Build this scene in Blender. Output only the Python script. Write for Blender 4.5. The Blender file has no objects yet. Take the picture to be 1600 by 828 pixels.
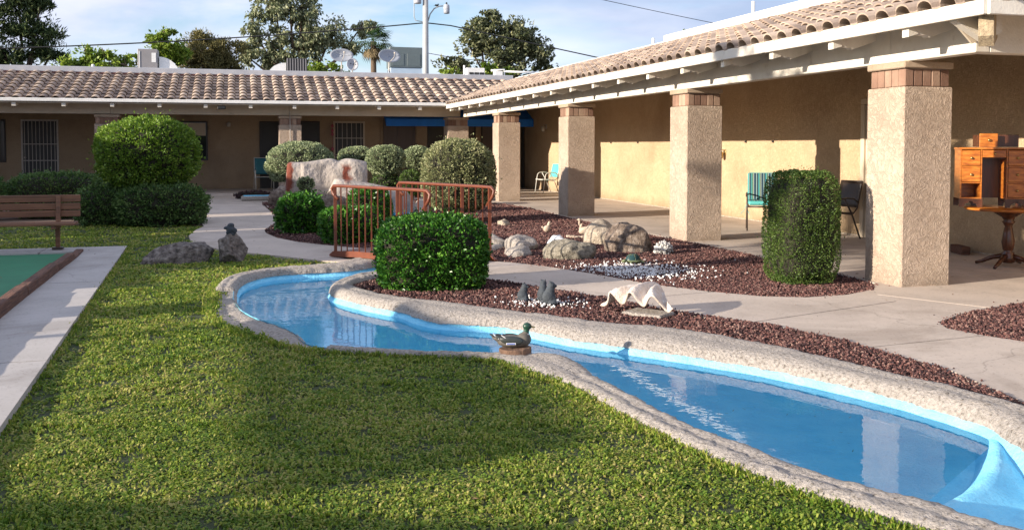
import bpy, bmesh, math, random
import numpy as np
from mathutils import Vector, Matrix, Euler, noise
from mathutils.geometry import tessellate_polygon

random.seed(7); RNG = np.random.default_rng(7)
SC = bpy.context.scene; COL = SC.collection
R = math.radians

# ---------------------------------------------------------------- camera
cam_d = bpy.data.cameras.new('camera'); cam = bpy.data.objects.new('camera', cam_d); COL.objects.link(cam)
cam_d.sensor_width = 36; cam_d.lens = 36*1490/1600; cam_d.clip_end = 3000; cam_d.clip_start = .05
cam.location = (0, 0, 1.5)
cam.rotation_euler = (R(90-2.5), 0, -math.atan(429/1490))
cam_d.shift_y = -0.0756
SC.camera = cam
# ---------------------------------------------------------------- light
LK = 0.22; EL = R(14.0)
AZ = math.atan2(-1.0, -LK)            # direction TO the sun, clockwise from +Y
world = bpy.data.worlds.new('World'); SC.world = world; world.use_nodes = True
wn = world.node_tree.nodes; wl = world.node_tree.links
bg = wn['Background']; bg.inputs['Strength'].default_value = 0.118
sky = wn.new('ShaderNodeTexSky'); sky.sky_type = 'NISHITA'; sky.sun_disc = False
sky.sun_elevation = EL; sky.sun_rotation = AZ % (2*math.pi); sky.air_density = 1.0; sky.dust_density = .8; sky.ozone_density = 3.5
tc = wn.new('ShaderNodeTexCoord'); mp = wn.new('ShaderNodeMapping'); mp.inputs['Scale'].default_value = (1.0, 1.0, 3.6); mp.inputs['Location'].default_value = (.35, .1, .2)
n1 = wn.new('ShaderNodeTexNoise'); n1.inputs['Scale'].default_value = 2.3; n1.inputs['Detail'].default_value = 9; n1.inputs['Roughness'].default_value = .56; n1.inputs['Distortion'].default_value = .35
r1 = wn.new('ShaderNodeValToRGB'); r1.color_ramp.elements[0].position = .33; r1.color_ramp.elements[1].position = .54
n2 = wn.new('ShaderNodeTexNoise'); n2.inputs['Scale'].default_value = 3.1; n2.inputs['Detail'].default_value = 6
r2 = wn.new('ShaderNodeValToRGB'); r2.color_ramp.elements[0].position = .35; r2.color_ramp.elements[1].position = .68
r2.color_ramp.elements[0].color = (2.2, 2.65, 3.7, 1); r2.color_ramp.elements[1].color = (5.3, 5.2, 5.9, 1)
mx = wn.new('ShaderNodeMix'); mx.data_type = 'RGBA'
wl.new(tc.outputs['Generated'], mp.inputs['Vector']); wl.new(mp.outputs[0], n1.inputs['Vector']); wl.new(mp.outputs[0], n2.inputs['Vector'])
wl.new(n1.outputs['Fac'], r1.inputs[0]); wl.new(n2.outputs['Fac'], r2.inputs[0])
mm = wn.new('ShaderNodeMath'); mm.operation = 'MULTIPLY'; mm.inputs[1].default_value = .92
wl.new(r1.outputs[0], mm.inputs[0]); wl.new(mm.outputs[0], mx.inputs[0]); wl.new(sky.outputs[0], mx.inputs[6]); wl.new(r2.outputs[0], mx.inputs[7])
wl.new(mx.outputs[2], bg.inputs['Color'])
sl = bpy.data.lights.new('sun', 'SUN'); sun = bpy.data.objects.new('sun', sl); COL.objects.link(sun)
sl.energy = 5.0; sl.angle = R(.5); sl.color = (1, .88, .73)
h = math.hypot(1, LK); LD = Vector((math.cos(EL)/h, LK*math.cos(EL)/h, -math.sin(EL)))
sun.rotation_euler = LD.to_track_quat('-Z', 'Y').to_euler()
SC.view_settings.view_transform = 'Standard'; SC.view_settings.look = 'None'; SC.view_settings.exposure = 1.0; SC.view_settings.gamma = 1
SC.cycles.use_denoising = True; SC.cycles.max_bounces = 8; SC.cycles.transparent_max_bounces = 12

# ---------------------------------------------------------------- materials
class NT:
    def __init__(s, name):
        s.m = bpy.data.materials.new(name); s.m.use_nodes = True; s.t = s.m.node_tree; s.b = s.t.nodes['Principled BSDF']; s.o = s.t.nodes['Material Output']
    def n(s, k, **kw):
        x = s.t.nodes.new(k)
        for a, v in kw.items():
            if a[0] == '_': setattr(x, a[1:], v)
            else: x.inputs[a].default_value = v
        return x
    def l(s, a, b): s.t.links.new(a, b)
def ramp(t, stops):
    r = t.n('ShaderNodeValToRGB'); e = r.color_ramp.elements
    while len(e) < len(stops): e.new(.5)
    for i, (p, c) in enumerate(stops): e[i].position = p; e[i].color = (*c, 1)
    return r
def mat(name, c1, c2=None, scale=6, rough=.8, bump=0, bscale=40, metal=0, spec=.5, island=0, stops=None, coord='Object', vor=False, dist=.02, extra=None, detail=6, stretch=None):
    t = NT(name); b = t.b
    b.inputs['Roughness'].default_value = rough; b.inputs['Metallic'].default_value = metal; b.inputs['Specular IOR Level'].default_value = spec
    c2 = c2 or tuple(x*.75 for x in c1)
    tcn = t.n('ShaderNodeTexCoord'); out = tcn.outputs[coord]
    if stretch:
        mpn = t.n('ShaderNodeMapping'); mpn.inputs['Scale'].default_value = stretch; t.l(out, mpn.inputs[0]); out = mpn.outputs[0]
    nz = t.n('ShaderNodeTexNoise', Scale=scale, Detail=detail, Roughness=.6); t.l(out, nz.inputs['Vector'])
    fac = nz.outputs['Fac']
    if island:
        g = t.n('ShaderNodeNewGeometry'); m_ = t.n('ShaderNodeMix'); m_.inputs[0].default_value = island
        t.l(fac, m_.inputs[2]); t.l(g.outputs['Random Per Island'], m_.inputs[3]); fac = m_.outputs[0]
    r = ramp(t, stops or [(.3, c2), (.7, c1)]); t.l(fac, r.inputs[0]); t.l(r.outputs[0], b.inputs['Base Color'])
    if bump:
        if vor:
            bn = t.n('ShaderNodeTexVoronoi', Scale=bscale); bo = bn.outputs['Distance']
        else:
            bn = t.n('ShaderNodeTexNoise', Scale=bscale, Detail=5, Roughness=.65); bo = bn.outputs['Fac']
        t.l(out, bn.inputs['Vector'])
        bp = t.n('ShaderNodeBump', Strength=bump, Distance=dist); t.l(bo, bp.inputs['Height']); t.l(bp.outputs[0], b.inputs['Normal'])
    if extra: extra(t, r, out)
    return t.m
def stucco(name, c1, c2, ridge=16, bump=.9, dist=.012):
    """skip-trowel stucco: fine grain plus curled trowel ridges"""
    t = NT(name); b = t.b; b.inputs['Roughness'].default_value = .92; b.inputs['Specular IOR Level'].default_value = .2
    tcn = t.n('ShaderNodeTexCoord'); o = tcn.outputs['Object']
    nz = t.n('ShaderNodeTexNoise', Scale=1.3, Detail=5, Roughness=.6); t.l(o, nz.inputs['Vector'])
    r = ramp(t, [(.25, c2), (.75, c1)]); t.l(nz.outputs['Fac'], r.inputs[0])
    a = t.n('ShaderNodeTexNoise', Scale=ridge, Detail=3, Roughness=.55, Distortion=2.2); t.l(o, a.inputs['Vector'])
    ra = ramp(t, [(.40, (0, 0, 0)), (.50, (1, 1, 1)), (.60, (.35, .35, .35))]); t.l(a.outputs['Fac'], ra.inputs[0])
    f = t.n('ShaderNodeTexNoise', Scale=ridge*7, Detail=3); t.l(o, f.inputs['Vector'])
    ad = t.n('ShaderNodeMath', _operation='MULTIPLY_ADD'); ad.inputs[1].default_value = .35; t.l(f.outputs['Fac'], ad.inputs[0]); t.l(ra.outputs[0], ad.inputs[2])
    bp = t.n('ShaderNodeBump', Strength=bump, Distance=dist); t.l(ad.outputs[0], bp.inputs['Height']); t.l(bp.outputs[0], b.inputs['Normal'])
    pit = ramp(t, [(.38, (.55, .5, .45)), (.44, (1, 1, 1))]); t.l(a.outputs['Fac'], pit.inputs[0])
    mu = t.n('ShaderNodeMix', _data_type='RGBA', _blend_type='MULTIPLY'); mu.inputs[0].default_value = .30
    t.l(r.outputs[0], mu.inputs[6]); t.l(pit.outputs[0], mu.inputs[7]); 
    sx = t.n('ShaderNodeSeparateXYZ'); t.l(o, sx.inputs[0]); dn = t.n('ShaderNodeTexNoise', Scale=3.2, Detail=7, Roughness=.7); t.l(o, dn.inputs['Vector'])
    za = t.n('ShaderNodeMath', _operation='MULTIPLY_ADD'); za.inputs[1].default_value = -.75; t.l(dn.outputs['Fac'], za.inputs[0]); t.l(sx.outputs['Z'], za.inputs[2])
    zr = t.n('ShaderNodeMapRange'); zr.inputs[1].default_value = -.42; zr.inputs[2].default_value = -.12; zr.inputs[3].default_value = .62; zr.inputs[4].default_value = 1; t.l(za.outputs[0], zr.inputs[0])
    dm = t.n('ShaderNodeMix', _data_type='RGBA', _blend_type='MULTIPLY'); dm.inputs[0].default_value = 1; t.l(mu.outputs[2], dm.inputs[6]); t.l(zr.outputs[0], dm.inputs[7])
    pt = t.n('ShaderNodeTexNoise', Scale=.8, Detail=8, Roughness=.65); t.l(o, pt.inputs['Vector']); pr = ramp(t, [(.34, (.82, .80, .79)), (.52, (1, 1, 1)), (.7, (1.0, .985, .96))]); t.l(pt.outputs['Fac'], pr.inputs[0])
    d2 = t.n('ShaderNodeMix', _data_type='RGBA', _blend_type='MULTIPLY'); d2.inputs[0].default_value = 1; t.l(dm.outputs[2], d2.inputs[6]); t.l(pr.outputs[0], d2.inputs[7]); t.l(d2.outputs[2], b.inputs['Base Color'])
    return t.m
def leafmat(name, stops, rough=.5, trans=.25, nscale=2.2, isl=.6, spec=.35):
    t = NT(name); b = t.b; b.inputs['Roughness'].default_value = rough; b.inputs['Specular IOR Level'].default_value = spec
    tcn = t.n('ShaderNodeTexCoord'); nz = t.n('ShaderNodeTexNoise', Scale=nscale, Detail=4); t.l(tcn.outputs['Object'], nz.inputs['Vector'])
    g = t.n('ShaderNodeNewGeometry'); m_ = t.n('ShaderNodeMix'); m_.inputs[0].default_value = isl
    t.l(nz.outputs['Fac'], m_.inputs[2]); t.l(g.outputs['Random Per Island'], m_.inputs[3])
    r = ramp(t, stops); t.l(m_.outputs[0], r.inputs[0]); t.l(r.outputs[0], b.inputs['Base Color'])
    tr = t.n('ShaderNodeBsdfTranslucent'); t.l(r.outputs[0], tr.inputs['Color'])
    mxs = t.n('ShaderNodeMixShader'); mxs.inputs[0].default_value = trans
    t.l(b.outputs[0], mxs.inputs[1]); t.l(tr.outputs[0], mxs.inputs[2]); t.l(mxs.outputs[0], t.o.inputs[0])
    return t.m

M = {}
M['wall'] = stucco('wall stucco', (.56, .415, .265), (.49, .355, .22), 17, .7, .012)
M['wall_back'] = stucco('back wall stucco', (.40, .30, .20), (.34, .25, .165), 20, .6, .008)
M['col'] = stucco('column stucco', (.515, .41, .32), (.46, .36, .28), 11, .75, .013)
M['cap'] = stucco('cap stucco', (.46, .36, .27), (.40, .31, .23), 30, .6, .006)
M['brick'] = mat('brick', (.40, .20, .14), (.25, .12, .09), 3, .85, .5, 60, coord='Object', island=0)
M['mortar'] = mat('mortar', (.36, .27, .22), (.28, .21, .17), 20, .95)
M['white'] = mat('white paint', (.74, .70, .64), (.62, .57, .50), 5, .6, .25, 50, stops=[(.28, (.48, .42, .34)), (.40, (.66, .61, .53)), (.75, (.73, .69, .61))])
M['beige_paint'] = mat('beige paint', (.52, .44, .34), (.44, .37, .28), 4, .65, .2, 50)
M['soffit'] = mat('soffit paint', (.58, .51, .42), (.46, .39, .31), 4, .8, .3, 30)
M['timber_end'] = mat('weathered timber', (.50, .40, .26), (.20, .15, .10), 30, .9, .8, 70)
M['tile'] = mat('clay tile', (.46, .31, .25), (.30, .19, .155), 2.0, .8, .35, 30, coord='Object', stops=[(.2, (.17, .125, .12)), (.4, (.31, .20, .165)), (.55, (.40, .27, .215)), (.8, (.55, .40, .32))])
M['tile_under'] = mat('roof underlay', (.06, .05, .045), (.04, .03, .03), 5, .95)
M['flash'] = mat('roof flashing', (.42, .43, .46), (.33, .34, .38), 2, .5, .1, 10)
M['flash_w'] = mat('white flashing', (.78, .77, .75), (.66, .65, .62), 3, .6, .2, 30)
M['rust'] = mat('rusted flashing', (.20, .09, .07), (.13, .06, .05), 6, .8)
M['concrete'] = mat('concrete', (.50, .42, .35), (.43, .355, .29), 1.4, .9, .12, 60, dist=.004, stops=[(.25, (.36, .30, .25)), (.45, (.45, .38, .315)), (.75, (.52, .44, .37))])
def _crack(t, r, out):
    nz = t.n('ShaderNodeTexNoise', Scale=1.1, Detail=6); t.l(out, nz.inputs['Vector'])
    va = t.n('ShaderNodeVectorMath', _operation='MULTIPLY_ADD'); va.inputs[1].default_value = (.9, .9, .9); t.l(nz.outputs['Color'], va.inputs[0]); t.l(out, va.inputs[2])
    vo = t.n('ShaderNodeTexVoronoi', Scale=.30); vo.feature = 'DISTANCE_TO_EDGE'; t.l(va.outputs[0], vo.inputs['Vector'])
    mr = t.n('ShaderNodeMapRange'); mr.inputs[1].default_value = .0; mr.inputs[2].default_value = .0035; mr.inputs[3].default_value = .72; mr.inputs[4].default_value = 1; t.l(vo.outputs['Distance'], mr.inputs[0])
    st = t.n('ShaderNodeTexNoise', Scale=.55, Detail=10, Roughness=.7, Distortion=.6); t.l(out, st.inputs['Vector'])
    sr = ramp(t, [(.36, (.74, .72, .70)), (.50, (1, 1, 1)), (.66, (1.0, .99, .97))]); t.l(st.outputs['Fac'], sr.inputs[0])
    sp = t.n('ShaderNodeTexNoise', Scale=45, Detail=2); t.l(out, sp.inputs['Vector']); spr = ramp(t, [(.30, (.72, .70, .68)), (.40, (1, 1, 1))]); t.l(sp.outputs['Fac'], spr.inputs[0])
    m1 = t.n('ShaderNodeMix', _data_type='RGBA', _blend_type='MULTIPLY'); m1.inputs[0].default_value = 1; t.l(r.outputs[0], m1.inputs[6]); t.l(sr.outputs[0], m1.inputs[7])
    m2 = t.n('ShaderNodeMix', _data_type='RGBA', _blend_type='MULTIPLY'); m2.inputs[0].default_value = 1; t.l(m1.outputs[2], m2.inputs[6]); t.l(mr.outputs[0], m2.inputs[7])
    m3 = t.n('ShaderNodeMix', _data_type='RGBA', _blend_type='MULTIPLY'); m3.inputs[0].default_value = .8; t.l(m2.outputs[2], m3.inputs[6]); t.l(spr.outputs[0], m3.inputs[7]); t.l(m3.outputs[2], t.b.inputs['Base Color'])
M['concrete'] = mat('concrete', (.50, .42, .35), (.43, .355, .29), 1.4, .9, .12, 60, dist=.004, stops=[(.25, (.38, .32, .27)), (.45, (.46, .39, .33)), (.75, (.53, .45, .38))], extra=_crack)
M['joint'] = mat('joint', (.10, .08, .07), None, 20, .95)
M['walk'] = mat('grey concrete', (.44, .41, .39), (.37, .345, .325), 2.2, .9, .15, 80, dist=.004, extra=_crack)
M['blue'] = mat('pool paint', (.10, .42, .80), (.07, .34, .70), 5, .6, 1.0, 40, dist=.016, stops=[(.25, (.17, .57, .84)), (.5, (.23, .66, .91)), (.8, (.34, .73, .94))])
M['coping'] = mat('coping concrete', (.55, .46, .38), (.36, .30, .25), 40, .97, 1.0, 48, dist=.030, vor=False, stops=[(.32, (.15, .125, .10)), (.42, (.32, .285, .25)), (.58, (.42, .375, .335)), (.8, (.50, .455, .41))])
M['soil'] = mat('soil', (.14, .10, .07), (.09, .065, .045), 8, .95, .5, 40)
M['dirt'] = mat('dirt', (.26, .17, .12), (.18, .12, .085), 5, .95, .5, 40)
M['desert'] = mat('far ground', (.25, .21, .16), (.18, .15, .11), .05, .95)
M['lawnbase'] = mat('turf base', (.045, .06, .016), (.03, .04, .012), 6, .95, .6, 50)
M['lava'] = mat('lava stone', (.20, .09, .075), (.07, .03, .028), 2, .95, .4, 120, island=.75, stops=[(.2, (.032, .015, .015)), (.45, (.085, .034, .030)), (.70, (.15, .066, .055)), (.88, (.26, .16, .13))])
M['lavabase'] = mat('lava bed', (.09, .045, .038), (.05, .026, .024), 30, .95, .8, 90)
M['pebble'] = mat('white pebble', (.84, .83, .82), (.66, .65, .64), 4, .6, .2, 40, island=.6)
M['granite'] = mat('dark granite', (.26, .225, .205), (.11, .095, .09), 17, .9, 1.0, 34, dist=.05, stops=[(.32, (.035, .03, .028)), (.45, (.14, .115, .10)), (.58, (.25, .215, .19)), (.75, (.42, .37, .33))], detail=12)
M['greyrock'] = mat('grey green rock', (.30, .27, .22), (.15, .135, .11), 24, .9, 1.0, 50, dist=.03, detail=12, stops=[(.3, (.08, .07, .055)), (.5, (.23, .205, .16)), (.72, (.40, .36, .29))])
M['brownrock'] = mat('brown rock', (.33, .26, .20), (.14, .10, .08), 12, .9, 1, 36, dist=.05, detail=12, stops=[(.3, (.05, .035, .028)), (.48, (.20, .15, .115)), (.70, (.42, .35, .29))])
M['paler'] = mat('pale rock', (.58, .49, .38), (.26, .21, .16), 16, .9, 1, 44, dist=.04, detail=12)
M['redpaint'] = mat('rust red paint', (.17, .046, .020), (.12, .032, .015), 8, .45, .1, 40)
M['grey_stat'] = mat('grey cast stone', (.06, .072, .085), (.03, .037, .046), 14, .8, .5, 60)
M['dark'] = mat('dark interior', (.03, .028, .026), (.02, .02, .02), 3, .5)
M['glass'] = mat('dark glass', (.03, .032, .036), (.02, .02, .022), 1, .05)
M['frame'] = mat('dark bronze frame', (.035, .03, .028), None, 5, .5)
M['door'] = mat('brown door', (.13, .10, .09), (.09, .07, .06), 3, .6, .1, 20, stretch=(1, 1, .1))
M['whitedoor'] = mat('cream door', (.55, .47, .36), (.48, .40, .30), 3, .6)
M['iron'] = mat('pale security bars', (.50, .46, .41), None, 8, .6)
M['awning'] = mat('blue awning canvas', (.02, .22, .85), (.015, .17, .72), 3, .8)
M['wood'] = mat('bench wood', (.22, .095, .045), (.12, .05, .025), 3, .6, .4, 20, stretch=(.5, 8, 12), stops=[(.3, (.10, .042, .022)), (.7, (.24, .11, .055))])
M['timber'] = mat('old timber', (.20, .095, .06), (.07, .038, .028), 6, .9, .9, 22, dist=.02, stretch=(8, .6, 8), stops=[(.25, (.045, .028, .022)), (.5, (.13, .06, .04)), (.8, (.28, .14, .085))])
M['green'] = mat('court paint', (.02, .19, .085), (.014, .14, .062), 1.6, .75, .1, 60)
M['desk'] = mat('varnished wood', (.50, .17, .022), (.20, .05, .010), 4, .28, .05, 20, stretch=(2, 1.5, 9), stops=[(.25, (.20, .05, .010)), (.5, (.42, .13, .018)), (.75, (.60, .24, .04))])
M['darkwood'] = mat('dark turned wood', (.12, .042, .02), (.05, .018, .010), 6, .25, .05, 20, stretch=(3, 3, .6))
M['brass'] = mat('old brass', (.45, .32, .14), None, 5, .35, metal=.9)
M['pole'] = mat('grey pole', (.40, .40, .40), (.30, .30, .30), 2, .6)
M['dish'] = mat('dish grey', (.30, .32, .36), (.26, .28, .32), 3, .45)
M['boxgreen'] = mat('grey green sheet metal', (.11, .14, .145), (.09, .115, .12), 2, .5)
M['boxgrey'] = mat('grey sheet metal', (.27, .25, .25), (.22, .21, .21), 2, .5)
M['black'] = mat('black', (.015, .015, .015), None, 5, .6)
M['trunk'] = mat('bark', (.16, .115, .08), (.07, .05, .035), 8, .95, .9, 25, stretch=(3, 3, .6))
M['twig'] = mat('dark twigs', (.035, .032, .018), (.02, .018, .011), 20, .95, 1, 60)
M['aqua'] = mat('aqua sling', (.10, .46, .44), (.08, .38, .37), 3, .6)
M['teal'] = mat('teal sling', (.015, .16, .19), (.012, .12, .15), 3, .6)
M['tubewhite'] = mat('white tube', (.68, .66, .60), None, 6, .4)
M['tubebrown'] = mat('brown tube', (.05, .035, .028), None, 6, .4)
M['shellw'] = mat('white clam shell', (.78, .72, .66), (.60, .52, .45), 12, .75, .8, 60, stops=[(.3, (.46, .38, .32)), (.48, (.66, .56, .48)), (.68, (.74, .69, .64))])
M['coral'] = mat('coral', (.66, .64, .60), (.42, .40, .38), 20, .9, .6, 60)
M['plasterwhite'] = mat('white ceramic', (.74, .74, .74), (.62, .62, .64), 4, .6)
M['duckbrown'] = mat('duck brown', (.10, .075, .055), (.05, .038, .03), 18, .6)
M['duckgrey'] = mat('duck grey', (.13, .115, .095), (.065, .058, .05), 24, .7)
M['duckdark'] = mat('duck wing', (.035, .042, .04), (.02, .025, .025), 14, .5)
M['duckgreen'] = mat('duck green', (.012, .060, .035), (.008, .035, .022), 10, .4)
M['duckblue'] = mat('duck speculum', (.10, .16, .50), None, 6, .5)
M['bill'] = mat('duck bill', (.28, .22, .08), None, 6, .5)
M['log'] = mat('log slice', (.22, .13, .085), (.08, .045, .03), 9, .9, 1, 26, dist=.02)
M['turtleg'] = mat('turtle shell', (.02, .065, .065), (.012, .04, .04), 8, .35)
M['turtlerim'] = mat('turtle skin', (.16, .19, .09), (.10, .12, .06), 10, .5)
M['birdstone'] = mat('pale stone bird', (.56, .46, .36), (.40, .31, .23), 16, .85, .4, 60)
M['pink'] = mat('pink ornament', (.45, .10, .14), None, 6, .6)
# stripes of the chair cushion
def _stripe():
    t = NT('striped cushion'); tcn = t.n('ShaderNodeTexCoord'); sx = t.n('ShaderNodeSeparateXYZ'); t.l(tcn.outputs['Object'], sx.inputs[0])
    a = t.n('ShaderNodeMath', _operation='MULTIPLY'); a.inputs[1].default_value = 8.0; t.l(sx.outputs['X'], a.inputs[0])
    f = t.n('ShaderNodeMath', _operation='FRACT'); t.l(a.outputs[0], f.inputs[0])
    r = ramp(t, [(0, (.012, .03, .06)), (.16, (.25, .42, .40)), (.24, (.02, .02, .025)), (.38, (.012, .14, .20)), (.52, (.10, .30, .22)), (.66, (.02, .02, .025)), (.76, (.34, .42, .34)), (.84, (.015, .05, .09))]); r.color_ramp.interpolation = 'CONSTANT'
    t.l(f.outputs[0], r.inputs[0]); t.l(r.outputs[0], t.b.inputs['Base Color']); t.b.inputs['Roughness'].default_value = .85; return t.m
M['stripe'] = _stripe()
def _water():
    t = NT('pool water'); t.t.nodes.remove(t.b)
    tr = t.n('ShaderNodeBsdfTransparent'); tr.inputs['Color'].default_value = (.74, .98, 1.0, 1)
    gl = t.n('ShaderNodeBsdfGlossy'); gl.inputs['Roughness'].default_value = .01; gl.inputs['Color'].default_value = (1, 1, 1, 1)
    fr = t.n('ShaderNodeFresnel', IOR=1.33)
    tcn = t.n('ShaderNodeTexCoord'); nz = t.n('ShaderNodeTexNoise', Scale=9, Detail=2); t.l(tcn.outputs['Object'], nz.inputs['Vector'])
    bp = t.n('ShaderNodeBump', Strength=.045, Distance=.02); t.l(nz.outputs['Fac'], bp.inputs['Height']); t.l(bp.outputs[0], gl.inputs['Normal']); t.l(bp.outputs[0], fr.inputs['Normal'])
    mxs = t.n('ShaderNodeMixShader'); t.l(fr.outputs[0], mxs.inputs[0]); t.l(tr.outputs[0], mxs.inputs[1]); t.l(gl.outputs[0], mxs.inputs[2]); t.l(mxs.outputs[0], t.o.inputs[0]); return t.m
M['water'] = _water()
M['grass'] = leafmat('grass blades', [(.15, (.055, .12, .012)), (.37, (.135, .23, .026)), (.58, (.30, .36, .05)), (.82, (.50, .41, .16))], .55, .42, 1.1, .5, .25)
M['leaf_ball'] = leafmat('bright privet leaves', [(.2, (.06, .13, .014)), (.5, (.14, .25, .025)), (.85, (.28, .38, .06))], .40, .3)
M['leaf_dark'] = leafmat('dark glossy leaves', [(.2, (.02, .08, .012)), (.5, (.045, .15, .018)), (.85, (.13, .28, .035))], .32, .22)
M['leaf_hedge'] = leafmat('small leaves', [(.2, (.035, .075, .014)), (.5, (.08, .14, .024)), (.85, (.17, .24, .055))], .5, .25)
M['leaf_shade'] = leafmat('loose shrub leaves', [(.2, (.032, .08, .02)), (.5, (.075, .145, .035)), (.85, (.18, .26, .075))], .5, .2)
M['leaf_sage'] = leafmat('grey green leaves', [(.2, (.15, .19, .09)), (.5, (.27, .33, .17)), (.85, (.46, .50, .30))], .6, .2)
M['leaf_olive'] = leafmat('olive clipped leaves', [(.2, (.13, .14, .06)), (.5, (.25, .28, .12)), (.85, (.42, .39, .22))], .6, .2)
M['leaf_pine'] = leafmat('pine needles', [(.2, (.02, .045, .014)), (.5, (.05, .08, .025)), (.85, (.12, .15, .05))], .6, .15, .3)
M['leaf_euc'] = leafmat('eucalyptus leaves', [(.2, (.10, .13, .06)), (.5, (.22, .25, .13)), (.85, (.42, .42, .26))], .5, .25, .3)
M['leaf_lime'] = leafmat('lime leaves', [(.2, (.09, .16, .016)), (.5, (.19, .28, .03)), (.85, (.34, .40, .07))], .5, .3, .3)
M['leaf_brown'] = leafmat('olive brown needles', [(.2, (.08, .08, .028)), (.5, (.17, .155, .055)), (.85, (.32, .27, .11))], .6, .2, .3)
M['leaf_mid'] = leafmat('broad tree leaves', [(.2, (.05, .07, .03)), (.5, (.12, .14, .065)), (.85, (.28, .28, .15))], .5, .2, .3)
M['leaf_palm'] = leafmat('palm fronds', [(.2, (.02, .055, .02)), (.5, (.045, .10, .03)), (.85, (.11, .17, .06))], .45, .2, .3)
M['drypalm'] = leafmat('dry fronds', [(.2, (.12, .09, .05)), (.8, (.26, .20, .11))], .8, .1)

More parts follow.
